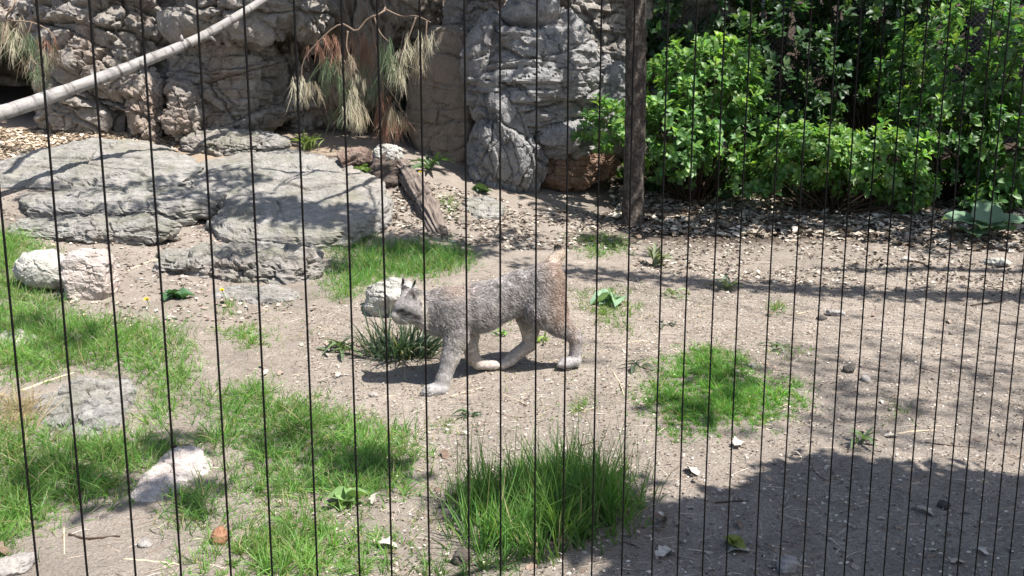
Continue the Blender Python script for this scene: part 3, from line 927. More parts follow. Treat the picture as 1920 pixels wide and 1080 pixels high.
def lobe(px, py, d, rx, ry, depth=None):
    k = 1 / (FPX / (d * cos(PITCH) + .2))
    return (at(px, py, d), (rx * k, depth or (rx + ry) * .5 * k, ry * k))

tb = gpt(1186, 424)
shade = trunk('broadleaf_tree', [tb[0], tb[1], tb[2] - .06], [tb[0] - .04, tb[1] + .15, 7.5], .104, .086, M['bark'], 'dark barked tree trunk standing between the boulder and the shrubs', flare=.10, ridge=.13, n=220, seg=56)

def floor_at(x, y): return float(terrain(x, y)[0])

b1 = lobe(1310, 230, 10.6, 10, 10)[0]
shrub('laurel_shrub', 'tall sunlit green shrub directly right of the tree trunk', (b1[0], b1[1] + .2, floor_at(b1[0], b1[1] + .2)),
      [lobe(1320, 165, 10.6, 120, 95), lobe(1260, 250, 10.3, 95, 95), lobe(1380, 255, 10.5, 90, 80), lobe(1130, 235, 10.1, 56, 54, .3)], 640, 21, .118, (.11, .22, .072))
b2 = lobe(1570, 310, 10.1, 10, 10)[0]
shrub('laurel_shrub', 'low spreading sunlit shrub with the brightest leaves between the two tall shrubs', (b2[0], b2[1] + .2, floor_at(b2[0], b2[1] + .2)),
      [lobe(1510, 290, 10.1, 125, 62), lobe(1630, 300, 10.0, 120, 72), lobe(1700, 350, 9.9, 55, 42), lobe(1420, 330, 10.1, 60, 40)], 640, 22, .112, (.125, .235, .078))
b3 = lobe(1810, 210, 10.5, 10, 10)[0]
shrub('laurel_shrub', 'tall dense dark green shrub behind the big soft leaved plant', (b3[0], b3[1] + .3, floor_at(b3[0], b3[1] + .3)),
      [lobe(1820, 110, 10.7, 150, 120), lobe(1780, 240, 10.4, 130, 100), lobe(1900, 280, 10.2, 110, 110), lobe(1700, 150, 10.9, 70, 70), lobe(1860, 360, 9.95, 60, 40)], 820, 23, .125, (.078, .165, .055))
# shaded evergreens behind; the two low ones are added to deepen the shade
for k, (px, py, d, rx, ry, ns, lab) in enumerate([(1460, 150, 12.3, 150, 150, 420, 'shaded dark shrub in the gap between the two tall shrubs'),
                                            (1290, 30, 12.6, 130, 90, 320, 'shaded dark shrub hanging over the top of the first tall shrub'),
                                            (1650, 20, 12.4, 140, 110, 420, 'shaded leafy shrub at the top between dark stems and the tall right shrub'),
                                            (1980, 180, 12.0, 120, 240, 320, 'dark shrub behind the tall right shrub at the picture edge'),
                                            (1280, 330, 11.5, 130, 45, 260, 'low dark shrub added to deepen the shade under the tall sunlit shrub'), (1580, 345, 11.4, 190, 45, 300, 'low dark growth added to deepen the shade behind the low spreading shrub')]):
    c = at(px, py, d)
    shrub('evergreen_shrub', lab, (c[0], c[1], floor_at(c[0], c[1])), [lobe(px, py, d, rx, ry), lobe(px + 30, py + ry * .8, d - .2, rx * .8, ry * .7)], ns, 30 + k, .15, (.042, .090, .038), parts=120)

def wood_backdrop():
    rg = np.random.default_rng(77)
    n = 11000
    x = rg.uniform(.6, 12, n); y = 13.2 + rg.uniform(0, 2.8, n) + .4 * np.sin(x * 2); z = rg.uniform(.6, 6.0, n)
    keep = noise(np.c_[x * .9, y * .9, z * .9], 55) > -.25
    P = np.c_[x, y, z][keep]
    D = rg.normal(size=P.shape) + np.array([0, -.6, .1])
    Rm = frames(D, rg.normal(size=P.shape), rg.uniform(0, 6, len(P)))
    S = rg.uniform(.12, .22, len(P))
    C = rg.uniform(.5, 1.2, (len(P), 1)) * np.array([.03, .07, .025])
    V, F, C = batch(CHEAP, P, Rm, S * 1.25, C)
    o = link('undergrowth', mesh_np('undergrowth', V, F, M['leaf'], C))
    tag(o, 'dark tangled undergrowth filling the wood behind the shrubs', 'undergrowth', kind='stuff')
wood_backdrop()

# trees of the wood: trunks one can make out, and the crowns above the frame that keep it dark
def crown(parent, centres, radii, n, seed, size=.18, hue=(.045, .11, .03), name='crown', flat=.6):
    rg = np.random.default_rng(seed)
    k = rg.integers(0, len(centres), n)
    d = rg.normal(size=(n, 3)); d /= np.linalg.norm(d, axis=1)[:, None]
    q = rg.uniform(.05, 1, n) ** (1 / 2.2)
    P = np.array(centres)[k] + d * q[:, None] * np.array(radii)[k][:, None] * np.array([1, 1, flat])
    D = rg.normal(size=(n, 3)); 
    Rm = frames(D, np.tile([0, 0, 1.], (n, 1)) + rg.normal(size=(n, 3)) * .3, rg.normal(size=n) * .5)
    V, F, C = batch(CHEAP, P, Rm, size * rg.uniform(.6, 1.2, n), rg.uniform(.7, 1.25, (n, 1)) * np.array(hue))
    o = link(name, mesh_np(name, V - np.array(parent.location), F, M['dull_leaf'], C, False), parent)
    o['kind'] = 'stuff'
    return o

def limb_to(parent, pts, r0, r1, mat, name='limb', seg=10, wob=.08, seed=1):
    pa = smooth_path(pts, 26)
    V, F = tube(pa, np.linspace(r0, r1, 26), seg, True, wob, seed)
    return link(name, mesh_np(name, V - np.array(parent.location), F, mat), parent)

woods = []
for k, (x, y, r, lab) in enumerate([(2.15, 13.0, .13, 'slim dark tree trunk in the shade left of the gap'), (3.75, 13.1, .16, 'dark tree trunk standing in the shade above the low shrub'), (5.0, 13.4, .12, 'thin dark trunk behind the tall right shrub'), (6.6, 13.0, .15, 'dark trunk deep in the wood at the picture edge')]):
    z0 = floor_at(x, y) - .1
    t = trunk('woodland_tree', [x, y, z0], [x + .2 - .1 * k, y, 7.5], r, r * .7, M['bark'], lab, seg=20, n=40, seed=40 + k)
    crown(t, [(x + .8, y - .6, 6.2), (x - .4, y + .3, 6.6), (x + 1.5, y - 1.2, 6.0)], [1.3, 1.3, 1.2], 1500, 60 + k, .24)
    woods.append(t)
    limb_to(t, [(x, y, 5), (x + .5, y - .4, 5.7), (x + 1.2, y - 1, 6.1)], .07, .03, M['bark'])

def netting():
    x0, x1, z0, z1, y = 1.6, 7.2, floor_at(4, 12.7) - .1, 4.3, 12.7
    o = empty('netting_fence', (x0, y, z0), 'grey diamond wire netting half hidden behind the shrubs', 'fence')
    base = np.array([x0, y, z0]); parts = []
    H = z1 - z0
    for k in np.arange(-H, x1 - x0, .075):
        for sgn in (1, -1):
            a_, b_ = (k, k + H)
            lo_, hi_ = max(a_, 0), min(b_, x1 - x0)
            if hi_ <= lo_: continue
            zz = lambda u: (u - k) if sgn > 0 else H - (u - k)
            parts.append(tube([(lo_, .004 * sgn, zz(lo_)), ((lo_ + hi_) / 2, .004 * sgn, zz((lo_ + hi_) / 2)), (hi_, .004 * sgn, zz(hi_))], [.0022] * 3, 4, False))
    V, F, _ = join(parts)
    link('netting', mesh_np('netting', V, F, M['galvanised']), o)['kind'] = 'stuff'
    for k in np.linspace(0, x1 - x0, 4):
        V, F = tube([(k, .03, -.2), (k, .03, H / 2), (k, .03, H + .1)], [.025] * 3, 10)
        link('post', mesh_np('post', V, F, M['galvanised']), o)
netting()

def shadow_of(px, py, h):
    """point h metres above the ground whose shadow falls on the ground seen at (px, py)"""
    g = gpt(px, py)
    return g + SUN * (h / SUN[2])

# crown of the trunk in view, above the frame
crown(shade, [(tb[0] + .6, tb[1] - .2, 6.3), (tb[0] - .6, tb[1] - .1, 6.8)], [.9, .8], 500, 81, .2)

# ---------------------------------------------------------------- pine with hanging boughs
pine_base = np.array([-1.75, 13.6, 4.9])
pine = trunk('pine_tree', pine_base, pine_base + np.array([.1, -.1, 5.0]), .17, .10, M['bark'], 'pine tree growing on top of the cliff above the hanging boughs', seg=20, n=40, seed=50)

def needles(tip, n, length, spread, rg, hue, w=.0028, droop=.0):
    """a tuft of long needles hanging from tip"""
    d = np.array([0, 0, -1.]) + rg.normal(size=(n, 3)) * spread
    d[:, 2] = -np.abs(d[:, 2]); d /= np.linalg.norm(d, axis=1)[:, None]
    L = length * rg.uniform(.6, 1.1, n)
    b = np.array(tip) + np.c_[rg.normal(size=(n, 2)) * .012, rg.uniform(-.35, .05, n) * length]
    return strands(b, d, L, np.full(n, w), rg.uniform(.75, 1.25, (n, 1)) * np.array(hue), rg, .35, 2)

def strands(B, D, L, W, C, rg, bend=.3, segs=3, droop=0.0, facing=None):
    """thin tapering blades: base, direction, length, width, colour"""
    n = len(B)
    side = np.cross(D, rg.normal(size=(n, 3)) if facing is None else facing); side /= np.linalg.norm(side, axis=1)[:, None] + 1e-9
    crv = rg.normal(size=(n, 3)) * bend * .4
    crv[:, 2] -= bend * rg.uniform(.2, 1, n) + droop
    V = []
    for s in np.linspace(0, 1, segs + 1):
        c = B + D * (L * s)[:, None] + crv * (L * s * s)[:, None]
        w = W * (1 - s ** 1.6) * (.55 + .45 * min(1, s * 4 + .3))
        if s < 1:
            V += [c - side * w[:, None] * .5, c + side * w[:, None] * .5]
        else:
            V += [c]
    m = len(V)
    V = np.stack(V, 1)
    F = []
    for k in range(segs - 1):
        a = k * 2
        F += [(a, a + 1, a + 3), (a, a + 3, a + 2)]
    a = (segs - 1) * 2
    F += [(a, a + 1, a + 2)]
    F = np.array(F)
    FF = (F[None] + (np.arange(n) * m)[:, None, None]).reshape(-1, 3)
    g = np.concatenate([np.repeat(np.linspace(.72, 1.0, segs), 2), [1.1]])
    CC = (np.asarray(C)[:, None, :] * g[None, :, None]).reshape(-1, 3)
    return V.reshape(-1, 3), FF, CC

PALE, GREEN, RUST, BUFF = (.54, .50, .39), (.11, .155, .085), (.29, .16, .115), (.40, .34, .25)
def bough(label, twigs, tufts, seed, root):
    rg = np.random.default_rng(seed)
    base = at(*twigs[0][0])
    o = empty('pine_bough', base, label, 'pine bough', 'dying pine boughs hanging before the cliff')
    for tw in twigs:
        P = [at(*q) for q in tw]
        if tw is twigs[0]: P = [np.array(root)] + P
        pa = smooth_path(P, 24)
        V, F = tube(pa, np.linspace(.016 if tw is twigs[0] else .010, .005, 24), 7, True, .1, seed)
        link('twig', mesh_np('twig', V - base, F, M['twig']), o)
    for (px, py, d, ln, hue) in tufts:
        tip = at(px, py, d)
        sub = [needles(tip + np.r_[rg.normal(size=2) * .06, rg.uniform(-.10, .08)], 17, ln * rg.uniform(.45, 1.0), rg.uniform(.18, .38), rg, np.array(hue) * rg.uniform(.8, 1.2), .0048) for _ in range(6)]
        V, F, C = join(sub)
        q = link('needle_tuft', mesh_np('needle_tuft', V - base, F, M['needle'], C, False), o); q['kind'] = 'stuff'
    return o
D1 = 10.15
bough('long bent pine twig with pale dry needle tufts hanging before the brown column',
      [[(720, -40, 11.2), (722, 17, D1), (690, 35, D1), (668, 58, D1), (640, 45, D1), (605, 70, D1), (570, 112, D1), (565, 150, D1)],
       [(722, 17, D1), (752, 30, D1), (780, 30, D1), (808, 42, D1)],
       [(780, 32, D1), (768, 65, D1), (752, 100, D1), (745, 125, D1)], [(800, 40, D1), (798, 75, D1), (795, 95, D1)],
       [(652, 58, D1), (650, 90, D1), (660, 115, D1), (668, 150, D1)], [(606, 70, D1), (620, 100, D1), (622, 130, D1)], [(700, 28, D1), (712, 60, D1), (728, 78, D1)]],
      [(745, 108, D1, .30, PALE), (768, 75, D1, .30, PALE), (797, 62, D1, .27, PALE), (790, 100, D1, .26, BUFF), (752, 130, D1, .2, PALE),
       (570, 150, D1, .26, PALE), (580, 165, D1, .22, BUFF), (622, 110, D1, .36, GREEN), (636, 145, D1, .32, GREEN), (606, 75, D1, .2, RUST), (618, 80, D1, .22, RUST),
       (655, 110, D1, .2, BUFF), (675, 150, D1, .18, PALE), (660, 180, D1, .34, PALE), (668, 200, D1, .26, BUFF), (655, 200, D1, .28, PALE), (722, 80, D1, .42, GREEN), (735, 95, D1, .36, GREEN)],
      501, (-1.6, 13.0, 5.6))
D2 = 10.8
bough('rust brown dead pine tufts drooping in the dark recess',
      [[(690, -40, 11.6), (700, 60, D2), (715, 140, D2), (720, 190, D2)], [(706, 100, D2), (690, 160, D2)], [(715, 150, D2), (745, 190, D2), (755, 215, D2)]],
      [(672, 70, D2, .4, RUST), (690, 65, D2, .42, RUST), (707, 205, D2, .42, RUST), (722, 180, D2, .38, RUST), (735, 200, D2, .4, BUFF), (752, 205, D2, .28, BUFF), (700, 150, D2, .42, GREEN), (740, 225, D2, .3, RUST), (680, 110, D2, .4, GREEN), (640, 200, D2, .3, GREEN)],
      502, (-1.7, 13.2, 5.6))
D3 = 10.0
bough('pine bough with green and buff needle tufts hanging above the pale log',
      [[(20, -60, 10.8), (30, 0, D3), (12, 35, D3), (60, 42, D3), (95, 60, D3), (108, 85, D3)], [(12, 35, D3), (5, 70, D3), (20, 100, D3)], [(60, 42, D3), (50, 80, D3), (62, 120, D3)]],
      [(22, 40, D3, .32, BUFF), (10, 45, D3, .3, GREEN), (35, 65, D3, .3, PALE), (52, 60, D3, .3, GREEN), (60, 110, D3, .28, BUFF), (75, 80, D3, .3, GREEN), (100, 80, D3, .27, RUST), (92, 95, D3, .24, BUFF), (85, 130, D3, .26, GREEN)],
      503, (-5.6, 13.2, 5.6))

# ---------------------------------------------------------------- stump and rotten log beside the big slab
sb = at(722, 338, 9.75); st_top = at(724, 303, 10.0)
st = empty('tree_stump', sb, 'dark furrowed stump with a stone on top beside the largest slab', 'stump')
pa = smooth_path([sb - np.array([.02, 0, .25]), sb, (sb + st_top) / 2, st_top], 40)
V, F = tube(pa, np.interp(np.linspace(0, 1, 40), [0, .4, .8, 1], [.18, .165, .16, .13]), 44, True)
Cc = np.repeat(pa, 44, 0); Dd = V[:1760] - Cc
V[:1760] = Cc + Dd * (1 + -.75 * np.abs(noise(V[:1760] * np.array([4, 4, 22]), 7)) - .3 * np.abs(noise(V[:1760] * np.array([9, 9, 50]), 9)) + .24 + .10 * fbm(V[:1760] * 20, 3, 8))[:, None]
link('trunk', mesh_np('trunk', V - sb, F, M['old_wood']), st)
lo_, a_, b_, c_ = log_thing('split_log', [at(640, 312, 9.95), at(668, 302, 10.0), at(700, 308, 10.0)], [.13, .14, .12], wood_along('split wood', (1, 0, 0), [(.04, .026, .02), (.14, .095, .077), (.24, .19, .16)], 14, .03), None, 56, 5, .12, .30)
tag(lo_, 'short broken reddish log leaning on the left side of the stump', 'log')
lo_, a_, b_, c_ = log_thing('rotten_log', [at(748, 312, 9.95), at(775, 345, 9.6), at(802, 390, 9.1), at(826, 442, 8.55)], [.10, .115, .105, .075], wood_along('rotten wood', at(826, 442, 8.55) - at(748, 312, 9.95), [(.035, .026, .022), (.135, .108, .092), (.24, .205, .18)], 15, .03), None, 60, 9, .14, .34)
tag(lo_, 'grooved rotten log running down from the stump to the soil', 'log')

# ---------------------------------------------------------------- grass
def poly_points(poly, n, rg):
    """n points spread over the ground polygon whose outline is seen at these places"""
    G = ground([p[0] for p in poly], [p[1] for p in poly])[:, :2]
    lo, hi = G.min(0), G.max(0)
    out = []
    got = 0
    while got < n:
        q = rg.uniform(lo, hi, (n * 2, 2))
        ins = np.zeros(len(q), bool); j = len(G) - 1
        for i in range(len(G)):
            c = ((G[i, 1] > q[:, 1]) != (G[j, 1] > q[:, 1])) & (q[:, 0] < (G[j, 0] - G[i, 0]) * (q[:, 1] - G[i, 1]) / (G[j, 1] - G[i, 1] + 1e-12) + G[i, 0])
            ins ^= c; j = i
        q = q[ins]; out.append(q); got += len(q)
    q = np.vstack(out)
    a = 0
    for i in range(len(G)):
        j = (i + 1) % len(G); a += G[i, 0] * G[j, 1] - G[j, 0] * G[i, 1]
    return q[:n], abs(a) / 2

G_FRESH, G_DEEP, G_YEL, G_STRAW, G_BLUE = (.185, .345, .085), (.105, .23, .058), (.28, .38, .11), (.44, .37, .22), (.09, .15, .085)
def grass(label, poly, per_m2, h, seed, hue=G_FRESH, hue2=G_DEEP, w=.0042, lean=.5, clump=.5, straw=.11, kind='stuff', name='grass', cat='grass', bend=.55, cap=40000, ragged=.8, group=None, hvar=.35):
    rg = np.random.default_rng(seed)
    _, area = poly_points(poly, 10, rg)
    n = int(min(cap, area * per_m2) * 1.75); w *= 1.2
    q, _ = poly_points(poly, max(n, 40), rg)
    # ragged edge: tussocks and thin places
    p3 = np.c_[q * 2.6, np.full(len(q), seed * 1.0)]
    dens = fbm(p3, 3, seed) + .5 * noise(p3 * 3, seed + 1)
    G = ground([p[0] for p in poly], [p[1] for p in poly])[:, :2]
    ed = np.full(len(q), 9.0)
    for i in range(len(G)):
        a_, b_ = G[i], G[(i + 1) % len(G)]
        t = np.clip(((q - a_) @ (b_ - a_)) / ((b_ - a_) @ (b_ - a_) + 1e-9), 0, 1)
        ed = np.minimum(ed, np.linalg.norm(q - a_ - t[:, None] * (b_ - a_), axis=1))
    soft = min(.26, .34 * math.sqrt(area))
    frac = fbm(np.c_[q * 9, np.full(len(q), seed * 1.)], 3, seed + 4)
    edge = np.clip(ed / soft, 0, 1)
    keep = (dens + .9 * frac + 1.1 * (edge - .55) * (edge < .55) > -ragged) & (rg.random(len(q)) < .25 + .75 * edge)
    q = q + (rg.normal(size=q.shape) * .05 + .5 * soft * np.c_[fbm(np.c_[q * 5, np.full(len(q), 1.)], 2, seed + 6), fbm(np.c_[q * 5, np.full(len(q), 2.)], 2, seed + 7)]) * (1 - edge)[:, None]
    dens = np.minimum(dens, dens * edge + (edge - .8) * .5)
    q = q[keep]; dens = dens[keep]; n = len(q)
    # gather into tufts
    cell = .07
    cc = (np.floor(q / cell) + .5) * cell + (rg.random((n, 2)) - .5) * 0
    hsh = _hash(np.floor(q[:, 0] / cell).astype(np.int64), np.floor(q[:, 1] / cell).astype(np.int64), np.zeros(n, np.int64), seed)
    cc = cc + np.c_[(hsh & 255) / 255. - .5, ((hsh >> 8) & 255) / 255. - .5] * cell * .8
    q = q * (1 - clump) + cc * clump
    z = terrain(q[:, 0], q[:, 1])
    B = np.c_[q, z - .004]
    th = ((hsh >> 16) & 255) / 255.
    out = np.c_[q - cc, np.zeros(n)] / cell * 1.6
    D = np.c_[rg.normal(size=(n, 2)) * lean, np.ones(n)] + out * lean
    D += np.c_[np.cos(th * 6.28), np.sin(th * 6.28), np.zeros(n)] * .25
    D /= np.linalg.norm(D, axis=1)[:, None]
    L = h * rg.uniform(.35, 1.15, n) * (.65 + .5 * th) * (.75 + .6 * np.clip(dens + .2, 0, .6))
    if hvar: L *= np.clip(1 + hvar * 2.2 * noise(np.c_[q * 5.5, np.full(n, 3.3)], seed + 9) + hvar * noise(np.c_[q * 16, np.full(n, 3.3)], seed + 10), .3, 1.6)
    t = (th * .5 + rg.random(n) * .5)[:, None]
    C = np.array(hue) * t + np.array(hue2) * (1 - t)
    C *= rg.uniform(.65, 1.3, (n, 1)) * (1 + .35 * noise(np.c_[q * 3, np.full(n, 7.7)], seed + 12))[:, None]
    y_ = rg.random(n) < .16; C[y_] = C[y_] * .5 + np.array(G_YEL) * .5
    s_ = rg.random(n) < straw; C[s_] = np.array(G_STRAW) * rg.uniform(.6, 1.1, (s_.sum(), 1)); 
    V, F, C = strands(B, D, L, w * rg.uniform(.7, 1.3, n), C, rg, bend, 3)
    base = np.r_[q.mean(0), z.mean()]
    o = link(name, mesh_np(name, V - base, F, M['grass'], C), loc=base)
    tag(o, label, cat, group, kind)
    return o

grass('fresh grass bank around the pinkish boulder', [(-80, 435), (70, 440), (120, 478), (40, 520), (135, 578), (220, 598), (340, 612), (385, 680), (350, 760), (255, 705), (150, 700), (95, 722), (-80, 738)], 4200, .20, 1001, cap=34000)
grass('tall grass tuft strip at the right edge of the half buried stone', [(250, 690), (370, 690), (355, 760), (318, 790), (325, 850), (245, 870), (190, 840), (258, 760)], 5200, .17, 1002, cap=12000)
grass('thick grass below the half buried stone', [(-80, 790), (120, 808), (240, 805), (345, 850), (275, 890), (240, 950), (150, 965), (90, 1000), (-80, 1030)], 6800, .18, 1003, hue2=(.09, .20, .055), cap=26000)
grass('grass at the lowest left beside bare soil', [(-80, 930), (60, 950), (75, 1010), (45, 1060), (-80, 1080)], 6500, .14, 1004, cap=9000)
grass('wide grass patch in front of the walking lynx', [(380, 730), (500, 715), (570, 755), (650, 765), (730, 790), (825, 845), (810, 935), (700, 965), (600, 965), (500, 940), (430, 965), (405, 870), (352, 830), (375, 780)], 6600, .17, 1005, hue=(.165, .33, .08), cap=32000)
grass('bright short grass beside the brown husk', [(350, 1045), (420, 1005), (510, 945), (650, 965), (755, 1015), (735, 1110), (350, 1110)], 9500, .13, 1006, hue=(.20, .37, .09), cap=22000)
grass('spiky grass tuft left of the brown husk', [(300, 965), (340, 925), (415, 915), (425, 975), (385, 1010), (330, 1000)], 6000, .22, 1007, hue=(.14, .27, .075), hue2=(.085, .18, .05), lean=.6, cap=3500)
grass('lawn like grass patch on the open soil', [(1240, 680), (1290, 650), (1390, 660), (1425, 715), (1500, 712), (1512, 770), (1420, 800), (1330, 822), (1240, 830), (1225, 785), (1185, 745)], 22000, .09, 1008, hue=(.14, .34, .065), cap=40000, lean=.6, ragged=1.3)
grass('grass behind the lynx below the rocks', [(605, 520), (640, 485), (720, 452), (800, 452), (905, 480), (890, 505), (795, 535), (760, 525), (690, 545), (650, 575), (602, 560)], 4200, .20, 1009, hue=(.13, .29, .075), cap=22000)
grass('grass tuft at the foot of the tree', [(1070, 445), (1110, 438), (1178, 442), (1182, 480), (1120, 490), (1078, 480)], 3500, .14, 1010, hue=G_DEEP, cap=5000)
grass('yellow green grass patch behind the lynx tail', [(1065, 545), (1170, 538), (1205, 580), (1195, 632), (1120, 620), (1075, 580)], 3000, .10, 1011, hue=(.17, .27, .07), cap=6000)
grass('small grass tuft on the bare soil left of the lynx', [(410, 620), (460, 608), (515, 620), (505, 655), (440, 660)], 6500, .10, 1012, cap=4000)
grass('tiny lone grass tuft on the open soil', [(1438, 580), (1460, 568), (1478, 580), (1462, 597)], 7000, .10, 1013, hue=(.14, .28, .06), cap=700)
grass('sparse grass sprigs near the hind paw path', [(1060, 770), (1110, 745), (1120, 765), (1085, 785)], 4500, .10, 1014, cap=900)
grass('thin grass wisp in front of the front paw', [(815, 795), (850, 780), (868, 815), (840, 835)], 4500, .11, 1015, hue=(.15, .24, .07), cap=900)
grass('grass tuft beside the front paw shadow', [(585, 740), (620, 735), (628, 755), (595, 760)], 5000, .07, 1016, cap=900)
grass('weedy grass in front of the big slab right end', [(600, 480), (640, 440), (720, 430), (715, 455), (650, 490)], 3500, .18, 1017, hue=(.07, .17, .05), cap=4000)
grass('low sprigs of grass right of the lawn patch', [(1440, 655), (1520, 648), (1530, 670), (1450, 685)], 1800, .07, 1018, cap=900)
grass('thin grey green weeds on the right soil', [(1625, 770), (1660, 740), (1720, 760), (1715, 800), (1640, 800)], 2200, .08, 1019, hue=(.13, .17, .09), cap=1200)
grass('grass beside the rotten log', [(815, 370), (850, 360), (870, 395), (835, 420)], 2500, .16, 1020, hue=(.15, .25, .09), cap=1500)
grass('grass tuft below the dandelion', [(410, 570), (440, 560), (445, 595), (415, 600)], 4000, .13, 1021, cap=900)
grass('ragged grass at the lower frame edge', [(760, 1045), (870, 1035), (1000, 1060), (980, 1110), (750, 1110)], 5000, .11, 1022, hue=(.07, .15, .04), cap=6000)
grass('bleached straw beside the half buried stone', [(-30, 740), (60, 735), (110, 790), (70, 805), (-30, 815)], 3500, .22, 1023, hue=(.42, .33, .24), hue2=(.34, .25, .19), straw=.4, lean=1.1, cap=3000, cat='straw')
grass('sparse grass between the stones and lawn', [(700, 960), (850, 930), (860, 1010), (740, 1010)], 1500, .08, 1024, hue=(.12, .18, .06), cap=1500, straw=.3)

grass('scattered seedlings and moss tufts over the trodden soil', [(380, 610), (650, 590), (1250, 520), (1560, 640), (1500, 780), (1250, 850), (800, 860), (430, 760)], 420, .045, 1030, hue=(.22, .30, .10), hue2=(.15, .22, .08), cap=9000, straw=.25, ragged=.12, lean=.8, w=.005)
grass('thin seedlings on the left soil below the ledges', [(230, 560), (600, 540), (640, 620), (520, 720), (380, 640), (250, 620)], 380, .05, 1031, hue=(.20, .29, .10), cap=3000, straw=.3, ragged=.15, lean=.8, w=.005)
def big_clump():
    rg = np.random.default_rng(88)
    o = grass('tall upright grass clump in front near the fence, the biggest tuft', [(835, 940), (890, 900), (1000, 880), (1110, 875), (1190, 900), (1235, 960), (1215, 1020), (1100, 1050), (960, 1075), (855, 1070), (830, 1000)], 8000, .29, 2001, hue=(.15, .29, .075), hue2=(.080, .18, .050), lean=.24, cap=9000, bend=.34, hvar=.75, straw=.05, w=.0054, ragged=.35)
    o.name = 'grass_clump'
    # seed stalks that stand above the blades
    spots = ground(rg.uniform(850, 1200, 150), rg.uniform(895, 1020, 150))
    n = len(spots)
    D = np.c_[rg.normal(size=(n, 2)) * .12, np.ones(n)]
    V, F, C = strands(spots, D, rg.uniform(.26, .46, n), np.full(n, .0046), np.tile([.12, .19, .07], (n, 1)), rg, .1, 3)
    q = link('seed_stalk', mesh_np('seed_stalk', V - np.array(o.location), F, M['grass'], C), o); q['kind'] = 'stuff'
big_clump()

# strappy dark tuft below the lynx head
def strap_tuft():
    rg = np.random.default_rng(66)
    g = gpt(748, 668)
    o = empty('strappy_plant', g, 'dark green tuft of arching strap leaves under the lynx head', 'plant')
    for k in range(290):
        a = rg.uniform(0, 2 * pi); rr = rg.uniform(.02, .22) 
        B = np.array([[cos(a) * rr, sin(a) * rr * .6, 0.0]])
        el = rg.uniform(.75, 1.5)
        D = np.array([[cos(a) * cos(el), sin(a) * cos(el), sin(el)]])
        L = np.array([rg.uniform(.26, .44)])
        hue = np.array([.050, .085, .052]) * rg.uniform(.6, 1.5) if rg.random() > .12 else np.array([.26, .25, .17])
        V, F, C = strands(B, D, L, np.array([.0125]), hue[None], rg, .62, 6, .12)
        link('leaf', mesh_np('leaf', V, F, M['grass'], C), o)
strap_tuft()

# ---------------------------------------------------------------- lynx
YAW = radians(17.6)
FWD = np.array([-cos(YAW), -sin(YAW), 0]); LFT = np.array([sin(YAW), -cos(YAW), 0])   # its left flank faces the fence
_g = np.array([-.439, 4.85]) - .085 * LFT[:2]
LQ = np.array([_g[0] - .40 * FWD[0], _g[1] - .40 * FWD[1], 0.0])
KP = 1 / 320.0                                   # metres per photographed pixel at the animal

def J(px, py, w=0.0):
    """joint seen at (px, py), w metres to the animal's left of its midline -> its own (forward, left, up)"""
    r = ray(px, py)
    q = LQ + LFT * w
    t = (q - EYE) @ LFT / (r @ LFT)
    P = EYE + r * t
    return np.array([(P - LQ) @ FWD, (P - LQ) @ LFT, P[2]])

